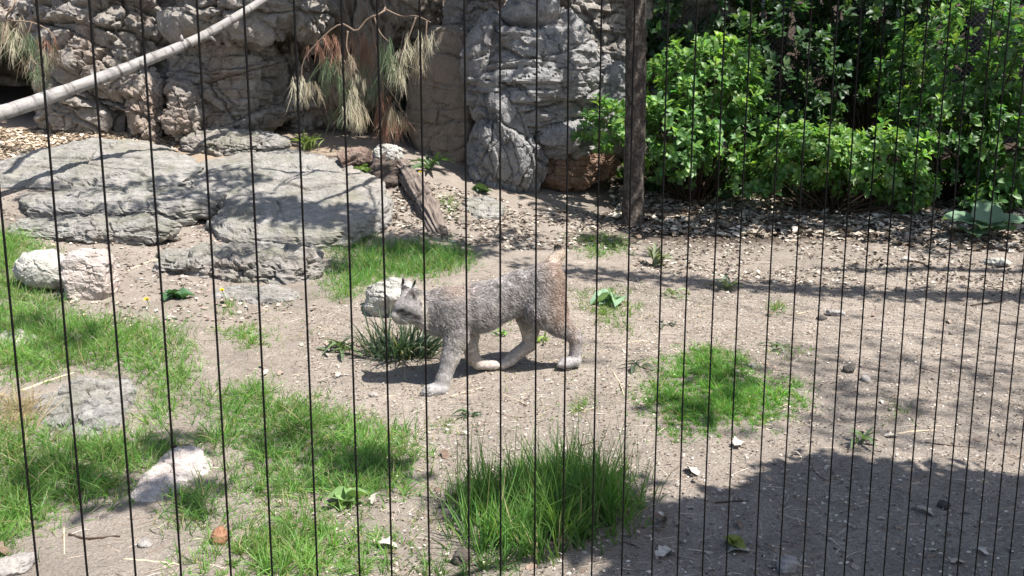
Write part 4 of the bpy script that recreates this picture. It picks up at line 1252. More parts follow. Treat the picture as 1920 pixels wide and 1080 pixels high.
def build_lynx():
    caps = []                                    # (A, B, ra, rb, lateral squeeze, blend)
    def cap(a, b, ra, rb, sq=1.0, k=.022):
        caps.append((np.array(a), np.array(b), ra * KP, rb * KP, sq, k))
    # trunk
    cap(J(842, 585), J(900, 576), 42, 43, .74, .04)
    cap(J(900, 576), J(975, 548), 43, 38, .76, .04)
    cap(J(975, 545), J(1022, 532), 36, 38, .80, .04)
    cap(J(825, 588), J(842, 583), 36, 40, .78, .04)
    # neck and head
    cap(J(835, 575), J(793, 576), 33, 27, .85, .035)
    cap(J(778, 577), J(770, 574), 27, 24, .95, .02)
    cap(J(768, 572), J(756, 578), 20, 17, .95, .015)
    cap(J(759, 588), J(744, 592), 15, 10.5, 1.0, .012)
    cap(J(762, 597), J(747, 600), 11, 7.5, 1.1, .010)
    for s in (1, -1):
        cap(J(782, 594, s * .035), J(790, 604, s * .05), 15, 10, .9, .02)
        if s > 0:
            cap(J(771, 557, .04), J(774.5, 534, .05), 10, 1.5, .6, .008); cap(J(790, 561, .05), J(775, 535, .05), 10, 1.5, .6, .008); cap(J(781, 560, .048), J(775, 536, .05), 11, 2, .5, .008)
        else:
            cap(J(758, 553, -.035), J(755, 530, -.04), 8, 1.5, .6, .008); cap(J(768, 551, -.04), J(755.5, 531, -.04), 8, 1.5, .6, .008)
    # front legs
    cap(J(846, 578, .055), J(855, 628, .075), 31, 22, .72, .035)
    cap(J(855, 628, .075), J(845, 668, .085), 20, 16.5, .85, .02)
    cap(J(845, 668, .085), J(833, 706, .085), 16, 13, .95, .02)
    cap(J(833, 708, .085), J(826, 726, .085), 14, 13, 1.05, .015)
    cap(J(828, 728, .085), J(803, 733, .085), 12, 10.5, 1.35, .015)
    for w in (.062, .078, .094, .110):
        cap(J(806, 732, w), J(795 + abs(w - .086) * 150, 735.5, w), 6.5, 5.5, 1, .006)
    cap(J(858, 582, -.055), J(878, 632, -.07), 28, 20, .8, .035)
    cap(J(878, 632, -.07), J(886, 668, -.08), 17, 13, .9, .02)
    cap(J(886, 670, -.08), J(896, 681, -.08), 13, 11, 1, .015)
    cap(J(898, 682, -.08), J(926, 684, -.08), 10.5, 9.5, 1.3, .012)
    for w in (-.10, -.085, -.07):
        cap(J(922, 685, w), J(934, 686, w), 6, 5, 1, .006)
    # hind legs
    cap(J(1022, 532, .045), J(1018, 580, .07), 38, 33, .72, .035)
    cap(J(1038, 560, .06), J(1045, 590, .07), 24, 22, .8, .035)
    cap(J(1018, 580, .07), J(1050, 612, .085), 30, 19, .8, .03)
    cap(J(1050, 610, .085), J(1080, 634, .09), 18.5, 12.5, .9, .02)
    cap(J(1080, 634, .09), J(1078, 672, .09), 12.5, 11, 1, .015)
    cap(J(1078, 676, .09), J(1058, 681, .09), 12, 10.5, 1.3, .012)
    for w in (.070, .086, .102):
        cap(J(1060, 681, w), J(1050, 684, w), 6.5, 5.5, 1, .006)
    cap(J(1012, 535, -.045), J(992, 585, -.07), 34, 27, .75, .035)
    cap(J(992, 585, -.07), J(994, 618, -.08), 24, 17, .85, .02)
    cap(J(994, 618, -.08), J(992, 644, -.085), 16, 12.5, .95, .02)
    cap(J(992, 646, -.085), J(958, 672, -.085), 13, 11.5, 1.1, .015)
    cap(J(958, 674, -.085), J(942, 684, -.085), 11, 9.5, 1.25, .012)
    for w in (-.10, -.085, -.07):
        cap(J(946, 684, w), J(938, 688, w), 5.5, 5, 1, .006)
    # tail
    cap(J(1026, 507), J(1038, 492), 16, 13.5, 1, .02)
    cap(J(1038, 492), J(1048, 477), 13.5, 11.5, 1, .01)
    cap(J(1048, 477), J(1046, 466), 11, 7.5, 1, .008)

    A = np.array([c[0] for c in caps] + [c[1] for c in caps])
    lo = A.min(0) - .16; hi = A.max(0) + .16
    h = .0075
    ax = [np.arange(lo[i], hi[i], h) for i in range(3)]
    G = np.meshgrid(*ax, indexing='ij')
    shp = G[0].shape
    P = np.stack([g.ravel() for g in G], -1).astype(np.float32)
    F = np.full(len(P), 1.0, np.float32)
    for a, b, ra, rb, sq, k in caps:
        m = np.ones(3); m[1] = 1 / sq
        rr = max(ra, rb)
        l2 = np.minimum(a, b) - rr * np.array([1, max(1, sq), 1]) - .07; h2 = np.maximum(a, b) + rr * np.array([1, max(1, sq), 1]) + .07
        idx = np.where(((P > l2) & (P < h2)).all(1))[0]
        q = (P[idx] - a) * m; ba = (b - a) * m
        t = np.clip(q @ ba / (ba @ ba), 0, 1)
        d = np.sqrt(((q - t[:, None] * ba) ** 2).sum(1)) - (ra + (rb - ra) * t)
        f = F[idx]
        hh = np.clip(.5 + .5 * (f - d) / k, 0, 1)
        F[idx] = f * (1 - hh) + d * hh - k * hh * (1 - hh)
    F = F.reshape(shp)
    # surface nets
    ins = F < 0
    nx, ny, nz = shp
    cnt = np.zeros((nx - 1, ny - 1, nz - 1)); acc = np.zeros((nx - 1, ny - 1, nz - 1, 3))
    corners = [(i, j, k) for i in (0, 1) for j in (0, 1) for k in (0, 1)]
    def sub(X, c): return X[c[0]:nx - 1 + c[0], c[1]:ny - 1 + c[1], c[2]:nz - 1 + c[2]]
    for a_ in range(8):
        for b_ in range(a_ + 1, 8):
            ca, cb = corners[a_], corners[b_]
            if sum(abs(x - y) for x, y in zip(ca, cb)) != 1: continue
            fa, fb = sub(F, ca), sub(F, cb)
            cr = sub(ins, ca) != sub(ins, cb)
            t = np.where(cr, fa / np.where(cr, fa - fb, 1), 0)
            for k in range(3):
                acc[..., k] += np.where(cr, ca[k] + (cb[k] - ca[k]) * t, 0)
            cnt += cr
    act = cnt > 0
    vid = np.full(act.shape, -1); vid[act] = np.arange(act.sum())
    I = np.argwhere(act)
    V = (I + acc[act] / cnt[act][:, None]) * h + lo
    faces = []
    for axn in range(3):
        o1, o2 = (axn + 1) % 3, (axn + 2) % 3
        sl0 = [slice(None)] * 3; sl1 = [slice(None)] * 3
        sl0[axn] = slice(0, -1); sl1[axn] = slice(1, None)
        A_, B_ = ins[tuple(sl0)], ins[tuple(sl1)]
        E = np.argwhere(A_ != B_)
        E = E[(E[:, o1] > 0) & (E[:, o2] > 0)]
        E = E[(E[:, o1] < shp[o1] - 1) & (E[:, o2] < shp[o2] - 1)]
        q = []
        for d1, d2 in ((1, 1), (0, 1), (0, 0), (1, 0)):
            e = E.copy(); e[:, o1] -= d1; e[:, o2] -= d2
            q.append(vid[e[:, 0], e[:, 1], e[:, 2]])
        q = np.stack(q, -1)
        inside_first = A_[E[:, 0], E[:, 1], E[:, 2]]
        q[~inside_first] = q[~inside_first][:, ::-1]
        faces.append(q)
    Fq = np.vstack(faces)
    Fq = Fq[(Fq >= 0).all(1)]
    T3 = np.vstack([Fq[:, [0, 1, 2]], Fq[:, [0, 2, 3]]])
    # two rounds of smoothing
    ed = np.vstack([Fq[:, [0, 1]], Fq[:, [1, 2]], Fq[:, [2, 3]], Fq[:, [3, 0]]])
    for _ in range(3):
        s = np.zeros_like(V); c = np.bincount(np.r_[ed[:, 0], ed[:, 1]], minlength=len(V))
        for k in range(3):
            s[:, k] = np.bincount(np.r_[ed[:, 0], ed[:, 1]], np.r_[V[ed[:, 1], k], V[ed[:, 0], k]], len(V))
        V = V * .5 + .5 * s / np.maximum(c, 1)[:, None]
    return V, T3

LV, LF = build_lynx()
LN = vnormals(LV, LF)

def seen(P):
    """photograph coordinates of points given in the animal's own axes (used to say where a marking lies)"""
    W = LQ + P[:, :1] * FWD + P[:, 1:2] * LFT + np.c_[np.zeros((len(P), 2)), P[:, 2]]
    d = W - EYE
    zf = d[:, 1] * cos(PITCH) - d[:, 2] * sin(PITCH)
    return 960 + FPX * d[:, 0] / zf, 540 - FPX * (d[:, 1] * sin(PITCH) + d[:, 2] * cos(PITCH)) / zf

HEAD = J(763, 581); NOSE = J(741, 592); TAILT = J(1046, 464); RUMP = J(1040, 520); NAPE = J(850, 540)
GREY, DARK, WHITE, RED, CREAM = np.array([.345, .318, .322]), np.array([.125, .105, .10]), np.array([.60, .56, .53]), np.array([.38, .25, .18]), np.array([.56, .47, .40])
def fur_colour(P, Nr, rg):
    n = len(P)
    f, l, z = P[:, 0], P[:, 1], P[:, 2]
    c = np.tile(GREY, (n, 1)).astype(float)
    mot = fbm(P * 26, 3, 300) * 1.3
    c *= (1 + .75 * mot)[:, None]
    def mx(c, col, w):
        w = np.clip(w, 0, 1)[:, None]
        return c * (1 - w) + np.array(col) * w
    gz = terrain((LQ + f[:, None] * FWD + l[:, None] * LFT)[:, 0], (LQ + f[:, None] * FWD + l[:, None] * LFT)[:, 1], False)
    hgt = z - gz
    # darker flecks along the flank, reddish nape and rump, pale underside and paws
    c = mx(c, DARK, sstep(.1, .4, fbm(P * 42, 2, 310)) * .6 * sstep(.25, .4, hgt))
    c = mx(c, RED, .42 * np.exp(-((f - NAPE[0]) / .09) ** 2 - ((z - NAPE[2]) / .05) ** 2))
    c = mx(c, RED, .6 * np.exp(-((f - RUMP[0] - .01) / .09) ** 2) * sstep(.22, .35, hgt))
    c = mx(c, RED, .35 * np.exp(-((f - J(1072, 610, .09)[0]) / .04) ** 2) * sstep(.10, .2, hgt) * (1 - sstep(.3, .4, hgt)))
    c = mx(c, WHITE, .55 * sstep(.34, .26, hgt) * sstep(-.25, .25, -Nr[:, 2]) * sstep(.2, .1, np.abs(f - .1) - .2))
    c = mx(c, (.38, .355, .35), .75 * sstep(.19, .08, hgt))
    c = mx(c, (.40, .38, .375), .85 * sstep(.10, .05, hgt))
    far_leg = sstep(-.02, -.05, l) * sstep(.33, .22, hgt)
    c = mx(c, CREAM, .6 * far_leg)
    # tail
    tl = np.linalg.norm(P - TAILT, axis=1)
    c = mx(c, (.60, .50, .43), sstep(.115, .085, tl) * sstep(.46, .50, hgt))
    c = mx(c, (.03, .027, .025), sstep(.036, .022, tl))
    # face
    hd = sstep(.135, .112, np.linalg.norm((P - HEAD) * np.array([1, .9, .9]), axis=1))
    px, py = seen(P)
    side = sstep(-.01, .02, l)
    c = mx(c, np.array([.34, .315, .315]), .9 * hd)
    c = c * (1 + .35 * hd * fbm(P * 60, 2, 330))[:, None]
    g4 = lambda x, y, sx, sy, sl=0.0: np.exp(-((px - x) / sx) ** 4 - ((py - y - (px - x) * sl) / sy) ** 4)
    c = mx(c, (.46, .42, .39), hd * .9 * sstep(753, 748, px) * sstep(585, 589, py))             # muzzle
    c = mx(c, (.38, .345, .32), hd * .8 * sstep(598, 603, py - (px - 772) * .25) * sstep(795, 785, px))   # chin and throat
    c = mx(c, (.05, .042, .042), hd * .95 * g4(773, 592, 21, 5.5, .30))                        # dark cheek stripe
    c = mx(c, (.16, .15, .155), hd * .8 * g4(760, 586.5, 5, 3, .3))
    c = mx(c, (.46, .43, .41), hd * .9 * g4(767.5, 593, 6.0, 1.9, .05))                          # pale mark below the eye
    c = mx(c, (.07, .06, .058), hd * .8 * g4(785, 606, 12, 1.6, .35))
    c = mx(c, (.60, .54, .48), hd * .95 * np.exp(-((px - 790.5 - (py - 560) * .24) / 5.0) ** 2) * sstep(546, 554, py) * sstep(612, 600, py))   # pale ruff edge
    c = mx(c, (.03, .026, .025), hd * .95 * g4(775.5, 555, 3.6, 6.5, -.1))                        # dark inside of the near ear
    c = mx(c, (.10, .085, .08), hd * .8 * g4(770, 549, 4, 5))
    c = mx(c, (.02, .018, .018), hd * .97 * sstep(548, 540, py) * sstep(758, 755.5, px))          # black front of the far ear
    c = mx(c, (.03, .026, .025), hd * .9 * sstep(540, 537, py))
    c = mx(c, (.016, .013, .012), hd * .97 * g4(750.5, 582.6, 8.0, 4.0, -.12))                     # rim of the eye
    c = mx(c, (.04, .035, .033), hd * .9 * g4(789, 570, 3, 4))
    return np.clip(c * rg.uniform(.75, 1.25, (n, 1)), .01, .8)

rgL = np.random.default_rng(42)
lynx = bpy.data.objects.new('lynx', mesh_np('lynx', LV, LF, M['skin'], fur_colour(LV, LN, rgL) * .8))
COL.objects.link(lynx)
lynx.matrix_world = Matrix(((FWD[0], LFT[0], 0, LQ[0]), (FWD[1], LFT[1], 0, LQ[1]), (0, 0, 1, 0), (0, 0, 0, 1)))
tag(lynx, 'grey furred lynx walking with lowered head and raised stub tail', 'lynx')

def fur():
    rg = rgL
    A, B, C = LV[LF[:, 0]], LV[LF[:, 1]], LV[LF[:, 2]]
    ar = np.linalg.norm(np.cross(B - A, C - A), axis=1)
    n = 100000
    k = rg.choice(len(LF), n, p=ar / ar.sum())
    u = rg.random((n, 2)); fl = u.sum(1) > 1; u[fl] = 1 - u[fl]
    P = A[k] + (B[k] - A[k]) * u[:, :1] + (C[k] - A[k]) * u[:, 1:]
    Nr = LN[LF[k, 0]]
    f, l, z = P[:, 0], P[:, 1], P[:, 2]
    W = LQ + f[:, None] * FWD + l[:, None] * LFT
    hgt = z - terrain(W[:, 0], W[:, 1], False)
    dh = np.linalg.norm(P - HEAD, axis=1)
    head = sstep(.135, .11, dh); leg = sstep(.27, .20, hgt); paw = sstep(.09, .05, hgt)
    tl = sstep(.12, .08, np.linalg.norm(P - TAILT, axis=1))
    flow = np.tile([-.85, 0, -.42], (n, 1)).astype(float)
    flow = flow * (1 - leg[:, None]) + np.array([-.15, 0, -1.0]) * leg[:, None]
    away = P - NOSE; away /= np.linalg.norm(away, axis=1)[:, None] + 1e-9
    flow = flow * (1 - head[:, None]) + away * head[:, None]
    flow = flow * (1 - tl[:, None]) + np.array([.2, 0, 1.0]) * tl[:, None]
    flow = flow * (1 - paw[:, None]) + np.array([.8, 0, -.4]) * paw[:, None]
    flow += rg.normal(size=(n, 3)) * .22 + .35 * np.stack([fbm(P * 14, 2, 60 + i) for i in range(3)], -1)
    T = flow - Nr * (flow * Nr).sum(1)[:, None]
    T /= np.linalg.norm(T, axis=1)[:, None] + 1e-9
    D = T * .92 + Nr * (.40 - .10 * head[:, None])
    D /= np.linalg.norm(D, axis=1)[:, None]
    L = .0215 + .012 * sstep(.1, -.6, Nr[:, 2])
    L = L * (1 - .5 * leg) * (1 - .45 * paw)
    ruff = np.exp(-((f - J(795, 600)[0]) / .04) ** 2) * sstep(.02, -.03, z - J(785, 592)[2])
    L = L * (1 - .70 * head * (1 - ruff)) + .014 * ruff
    L = L * (1 - .35 * tl)
    L *= rg.uniform(.6, 1.2, n)
    px, py = seen(P)
    eye = (np.abs(px - 748.5) < 3.2) & (np.abs(py - 582.5) < 2.2)
    nose = np.linalg.norm(P - NOSE, axis=1) < .014
    ok = ~(eye | nose)
    Cc = fur_colour(P, Nr, rg)
    # banded guard hairs: some dark, some frosted
    r = rg.random(n)
    body = (1 - head) * (1 - paw)
    dk = (r < .20) & (rg.random(n) < body); Cc[dk] *= .45
    lt = (r > .92) & (rg.random(n) < body); Cc[lt] = Cc[lt] * .5 + np.array([.62, .58, .56]) * .5
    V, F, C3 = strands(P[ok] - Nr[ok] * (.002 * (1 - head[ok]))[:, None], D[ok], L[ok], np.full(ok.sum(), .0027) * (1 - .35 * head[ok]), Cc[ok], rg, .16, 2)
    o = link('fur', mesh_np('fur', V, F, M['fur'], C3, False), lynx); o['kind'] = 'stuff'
fur()

def lynx_details():
    rg = rgL
    # eyes
    for s, (px, py) in ((1, (748.5, 582.5)), (-1, (740.5, 581.5))):
        Nn, F = ico(3)
        # put the eyeball on the surface of the head along its own side
        near = np.argmin(np.linalg.norm(LV - J(px, py, s * .03), axis=1))
        c = LV[near] - LN[near] * .0055
        link('eye', mesh_np('eye', Nn * .0085 + c, F, M['eye']), lynx)
    Nn, F = ico(4)
    c = J(739.5, 593)
    V = Nn * np.array([.012, .016, .011]) * (1 + .12 * fbm(Nn * 2, 2, 1))[:, None]
    link('nose', mesh_np('nose', V + c, F, M['nose']), lynx)
    # ear tufts
    for base, tip in ((J(774, 538, .05), J(780, 523, .05)), (J(754.5, 536, -.04), J(757, 519, -.04))):
        n = 60
        B = base + rg.normal(size=(n, 3)) * .003
        D = (tip - base)[None] / np.linalg.norm(tip - base) + rg.normal(size=(n, 3)) * .045
        D /= np.linalg.norm(D, axis=1)[:, None]
        V, F, C = strands(B, D, np.full(n, np.linalg.norm(tip - base)) * rg.uniform(.7, 1.1, n), np.full(n, .003), np.full((n, 3), .012), rg, .05, 2)
        link('ear_tuft', mesh_np('ear_tuft', V, F, M['black_fur'], C, False), lynx)
    for s in (1, -1):
        n = 6
        B = J(748, 595, s * .022) + rg.normal(size=(n, 3)) * .004
        D = np.c_[-.8 + rg.normal(size=n) * .15, s * .7 + rg.normal(size=n) * .1, -.35 + rg.normal(size=n) * .15]
        D /= np.linalg.norm(D, axis=1)[:, None]
        V, F, C = strands(B, D, rg.uniform(.07, .11, n), np.full(n, .0011), np.full((n, 3), .5), rg, .15, 4)
        link('whiskers', mesh_np('whiskers', V, F, M['fur'], C, False), lynx)['kind'] = 'stuff'
lynx_details()

# ---------------------------------------------------------------- small things on the ground
LEAF_WORD = ['tan', 'straw coloured', 'brown', 'bleached pale', 'greyish', 'dark brown', 'buff', 'dull brown']
def zone(px, py):
    if py > 880: return 'in the shaded near corner' if px > 1230 else 'on the soil among the near grass'
    if px > 1500: return 'on the soil toward the right side'
    if py > 690: return 'on the lit soil in front of the lynx' if px < 1180 else 'around the lawn like grass patch'
    return 'on the soil behind the lynx' if px > 700 else 'on the soil left of the lynx'
def weed(name, px, py, r_px, n, length, seed, label, cat='weed', hue=(.09, .16, .06), el=(.15, .9), tpl=None, base_z=0, group=None):
    rg = np.random.default_rng(seed)
    tpl = tpl or leaf_template('lance')
    g = gpt(px, py)
    o = empty(name, g, label, cat, group)
    meshes = [mesh_np('leaf', tpl[0] * np.array([1, .8 + .25 * q, 1 + q]), tpl[1], M['dull_leaf'], np.tile(np.array(hue) * (.75 + .25 * q), (len(tpl[0]), 1))) for q in range(3)]
    for k in range(n):
        a = k * 2.4 + rg.uniform(-.4, .4); e = rg.uniform(*el)
        D = np.array([[cos(a) * cos(e), sin(a) * cos(e), sin(e)]])
        Rm = frames(D, np.array([[0, 0, 1.]]), rg.normal(size=1) * .3)[0]
        s = length * rg.uniform(.6, 1.15)
        lo = bpy.data.objects.new('leaf', meshes[int(rg.integers(3))]); COL.objects.link(lo); lo.parent = o
        off = np.r_[rg.normal(size=2) * r_px * .5, abs(rg.normal()) * .01]
        R4 = Matrix([list(Rm[0]) + [0], list(Rm[1]) + [0], list(Rm[2]) + [0], [0, 0, 0, 1]])
        lo.matrix_local = Matrix.Translation(Vector(off)) @ R4 @ Matrix.Scale(s, 4)
    return o, g
BROAD = leaf_template('broad'); LANCE = leaf_template('lance'); THIN = (LANCE[0] * np.array([1, .55, 1]), LANCE[1])
weed('dock_plant', 805, 320, .06, 16, .30, 1, 'leafy green weed with long toothed leaves growing before the tan upright slab', hue=(.055, .10, .045))
weed('weed', 905, 362, .06, 10, .12, 2, 'small clover like weed at the foot of the grey rock wedge', hue=(.07, .12, .06), tpl=BROAD)
weed('weed', 692, 328, .13, 46, .13, 3, 'trailing green weed filling the nook between the broken log and the stump', hue=(.12, .18, .07), tpl=BROAD)
weed('weed', 705, 300, .09, 30, .12, 4, 'bright green sprig growing against the stump', hue=(.14, .2, .08), tpl=BROAD)
weed('tall_weed', 578, 282, .09, 34, .24, 5, 'upright pale green weed with thin seed heads behind the largest slab', hue=(.20, .27, .09), el=(.9, 1.5), tpl=THIN)
weed('broad_weed', 335, 560, .07, 14, .085, 6, 'dark green broad leaved weed below the cracked ledge', hue=(.05, .11, .05), tpl=BROAD)
weed('weed', 640, 660, .07, 18, .15, 7, 'grey green weed left of the strappy plant', hue=(.10, .14, .075))
weed('weed', 1230, 500, .05, 20, .22, 8, 'wispy upright weed on the soil in front of the tree', hue=(.17, .2, .12), el=(.7, 1.5))
weed('weed', 1365, 545, .05, 14, .16, 9, 'low grey green weed beside dead stalks on the open soil', hue=(.13, .16, .11), el=(.3, 1.2))
weed('broad_weed', 650, 945, .05, 9, .085, 10, 'pale broad leaved seedling in the grass in front', hue=(.17, .27, .10), tpl=BROAD, el=(.2, .7))
weed('weed', 1455, 650, .06, 12, .12, 11, 'flattened dull weed right of the lawn like grass patch', hue=(.11, .14, .09), el=(.05, .4))
weed('weed', 1015, 645, .05, 16, .08, 12, 'yellow green sprig under the lynx between its hind legs', hue=(.20, .30, .07), el=(.3, 1.2))
weed('weed', 940, 630, .03, 12, .07, 13, 'small green sprig under the lynx belly', hue=(.13, .24, .06), el=(.3, 1.2))
weed('weed', 1612, 832, .02, 9, .10, 14, 'single grey green rosette at the edge of the shadow', hue=(.13, .19, .10), el=(.4, 1.2))
weed('weed', 1375, 1030, .02, 7, .06, 15, 'small yellowish seedling in the shaded soil', hue=(.19, .22, .05), tpl=BROAD, el=(.2, .8))
weed('weed', 1200, 690, .05, 8, .12, 16, 'wilted dark leaf sprig left of the lawn like patch', hue=(.05, .07, .045), el=(.02, .25))
weed('weed', 1250, 610, .05, 8, .11, 17, 'wilted dark leaf sprig above the lawn like patch', hue=(.06, .075, .05), el=(.02, .25))
weed('weed', 880, 782, .03, 9, .09, 18, 'dark sprawling weed on the soil in front of the front paw', hue=(.05, .085, .045), el=(.05, .3))
weed('weed', 1140, 570, .06, 14, .13, 19, 'pale blue green weed in the yellow green grass patch', hue=(.17, .26, .17), tpl=BROAD, el=(.2, .7))
weed('weed', 1260, 555, .08, 12, .14, 20, 'flat pale weed on the lit soil behind the lynx', hue=(.20, .24, .15), el=(.02, .3))
# big soft leaved plant
def big_leaf_plant():
    rg = np.random.default_rng(9)
    g = gpt(1830, 446)
    o = empty('burdock_plant', g, 'plant with large soft pale grey green leaves below the tall right shrub', 'plant')
    s = np.array([0, .05, .2, .4, .6, .8, .93, 1.0]); w = np.array([.10, .36, .50, .50, .43, .30, .15, .0])
    for k, (px, py, ln, a, e) in enumerate([(1800, 408, .30, 3.1, .35), (1850, 395, .32, 1.4, .95), (1868, 412, .30, .3, .35), (1826, 432, .28, -1.7, .1), (1880, 425, .24, -.5, .2), (1845, 420, .26, 4.2, .2), (1905, 410, .22, .1, .3)]):
        V, F = [], []
        m = 7
        for i, (x, h) in enumerate(zip(s, w)):
            for j in range(m):
                t = j / (m - 1) * 2 - 1
                rip = .035 * sin(x * 14 + j * 2.1) * abs(t)
                V.append((x, t * h * (1 + .08 * sin(x * 22 + t * 3)), .12 * abs(t) - .28 * x * x + rip))
        for i in range(len(s) - 1):
            for j in range(m - 1):
                q = i * m + j; F += [(q, q + m, q + m + 1), (q, q + m + 1, q + 1)]
        V = np.array(V) * ln
        D = np.array([[cos(a) * cos(e), sin(a) * cos(e), sin(e)]])
        Rm = frames(D, np.array([[0, -.35, 1.]]), np.zeros(1))[0]
        c = at(px, py, g[1] - .02 * k) - Rm[:, 0] * ln * .5
        V = V @ Rm.T + c - g
        link('leaf', mesh_np('leaf', V, np.array(F), M['dull_leaf'], np.tile(np.array([.12, .20, .125]) * rg.uniform(.85, 1.15), (len(V), 1))), o)
        p = smooth_path([np.zeros(3), (c - g) * .5 + np.array([0, 0, .02]), c - g], 8)
        V, F = tube(p, np.linspace(.010, .007, 8), 6); link('stalk', mesh_np('stalk', V, F, M['stem']), o)
big_leaf_plant()

def dandelion(px, py, gx, gy, label, seed):
    rg = np.random.default_rng(seed)
    g = gpt(gx, gy)
    o = empty('dandelion', g, label, 'dandelion')
    head = at(px, py, g[1])
    p = smooth_path([g * 0, (head - g) * .5 + np.array([.01, 0, 0]), head - g], 8)
    V, F = tube(p, np.full(8, .003), 6); link('stalk', mesh_np('stalk', V, F, M['stem']), o)
    n = 60
    D = rg.normal(size=(n, 3)); D[:, 2] = np.abs(D[:, 2]) * .7 + .2; D /= np.linalg.norm(D, axis=1)[:, None]
    V, F, C = strands(np.tile(head - g, (n, 1)), D, np.full(n, .024), np.full(n, .007), np.tile([.8, .62, .03], (n, 1)), rg, .1, 2)
    link('flower', mesh_np('flower', V, F, M['yellow'], C), o)
dandelion(275, 562, 278, 580, 'yellow dandelion on the soil right of the pinkish boulder', 1)
dandelion(416, 545, 425, 575, 'yellow dandelion below the cracked ledge among thin green leaves', 2)
dandelion(788, 323, 790, 340, 'yellow dandelion between the rotten log and the leafy weed', 3)

def stone_at(name, px, py, r, seed, mat, label, dims=(1, .8, .55), cat='stone', sub=5, group=None, sink=.25):
    g = gpt(px, py)
    c = g + np.array([0, 0, r * dims[2] * (1 - sink)])
    return boulder(name, c, tuple(r * k for k in dims), seed * 1.3, 600 + seed, mat, label, cat=cat, cuts=6, facet=.10, rough=.03, crack=.01, sub=sub, group=group)
stone_at('husk', 413, 1018, .036, 1, M['brown_ball'], 'round brown fibrous husk lying on the grass edge', (1, .9, 1.0), 'husk')
stone_at('stone', 273, 1024, .036, 2, M['pebble'], 'flat pale grey stone on the bare soil in front of the spiky tuft', (1, .7, .4))
stone_at('stone', 1477, 1072, .045, 3, M['pebble'], 'pointed pale stone lying in the shaded soil', (1, .8, .75))
stone_at('stone', 1768, 953, .026, 4, M['dark_pebble'], 'black lump of dung on the shaded soil', (1, .8, .8), 'lump')
stone_at('stone', 1592, 698, .040, 5, M['dark_pebble'], 'dark grey lump on the right soil', (1, .8, .6), 'lump')
stone_at('stone', 1622, 715, .040, 6, M['pebble'], 'rough grey brown stone beside the dark lump', (1, .7, .5))
stone_at('stone', 1565, 592, .060, 7, M['pebble'], 'brownish clod on the soil beyond the lone grass tuft', (1.2, .8, .45))
stone_at('stone', 1540, 600, .045, 8, M['dark_pebble'], 'dark clod left of the brownish clod', (1.2, .8, .4))
stone_at('stone', 1868, 497, .12, 9, M['white_rock'], 'long white stone on the soil under the big soft leaved plant', (1, .5, .3))
stone_at('stone', 1698, 490, .05, 10, M['white_rock'], 'small white rounded stone beside a curved twig', (1, .7, .5))
stone_at('stone', 1410, 690, .028, 11, M['white_rock'], 'small white stone right of the lawn like grass', (1, .8, .5))
stone_at('stone', 320, 600, .045, 12, M['pale'], 'small pink stone half sunk in the soil by the dandelion', (1, .7, .4))
stone_at('stone', 30, 1068, .07, 13, M['pebble'], 'grey stone in the lowest corner beside dark debris', (1.2, .8, .4))
stone_at('stone', 700, 745, .03, 14, M['pebble'], 'small stone in front of the head shadow', (1, .8, .6))
stone_at('stone', 865, 1058, .04, 15, M['dark_pebble'], 'dark lump half hidden by the ragged grass in front', (1, .8, .8), 'lump')
rgs = np.random.default_rng(17)
PB = []
for k in range(6):
    Nn, F = ico(2)
    V = Nn * np.array([1, .8, .5]) * (1 + .25 * fbm(Nn * 1.5 + k * 5, 3, k))[:, None]
    PB.append(mesh_np('pebble', V, F, M['pebble'] if k < 4 else M['dark_pebble']))
cnt = 0
while cnt < 80:
    px, py = rgs.uniform(560, 1915), rgs.uniform(480, 1075)
    if px < 800 and py < 560: continue
    g = gpt(px, py)
    o = bpy.data.objects.new('pebble', PB[int(rgs.integers(6))]); COL.objects.link(o)
    r = rgs.uniform(.006, .016)
    o.location = g + np.array([0, 0, r * .2]); o.rotation_euler = (rgs.normal() * .3, rgs.normal() * .3, rgs.uniform(0, 6)); o.scale = (r, r, r)
    tag(o, 'small loose pebble lying ' + zone(px, py), 'pebble', 'pebbles strewn over the open soil')
    cnt += 1

# dry fallen leaves one can pick out
DRY = leaf_template('dry')
LM = []
for k in range(8):
    q = np.random.default_rng(k)
    V = DRY[0].copy(); V[:, 2] = .16 * np.sin(V[:, 0] * (2.5 + k * .3)) + (.9 + .2 * k) * .5 * V[:, 1] ** 2 * (1 if k % 2 else -1) + .03 * q.normal(size=len(V)); V[:, 1] *= .8 + .1 * (k % 4)
    colr = [(.30, .26, .21), (.37, .33, .28), (.21, .155, .12), (.43, .395, .345), (.32, .27, .235), (.15, .105, .08), (.38, .33, .27), (.26, .205, .165)][k]
    LM.append(mesh_np('fallen_leaf', V, DRY[1], M['litter'], np.tile(colr, (len(V), 1))))
def drop_leaf(px, py, size, k, label, group, rg):
    g = gpt(px, py)
    n = np.array([rg.normal() * .25, rg.normal() * .25, 1.0])
    o = bpy.data.objects.new('fallen_leaf', LM[k]); COL.objects.link(o)
    o.location = g + np.array([0, 0, .006 + .05 * size]); o.scale = (size,) * 3
    o.rotation_euler = (rg.normal() * .3, rg.normal() * .3, rg.uniform(0, 6.28))
    if label: tag(o, label, 'leaf', group)
    LAST[:] = [o, k]
LAST = [None, 0]
rgl = np.random.default_rng(23)
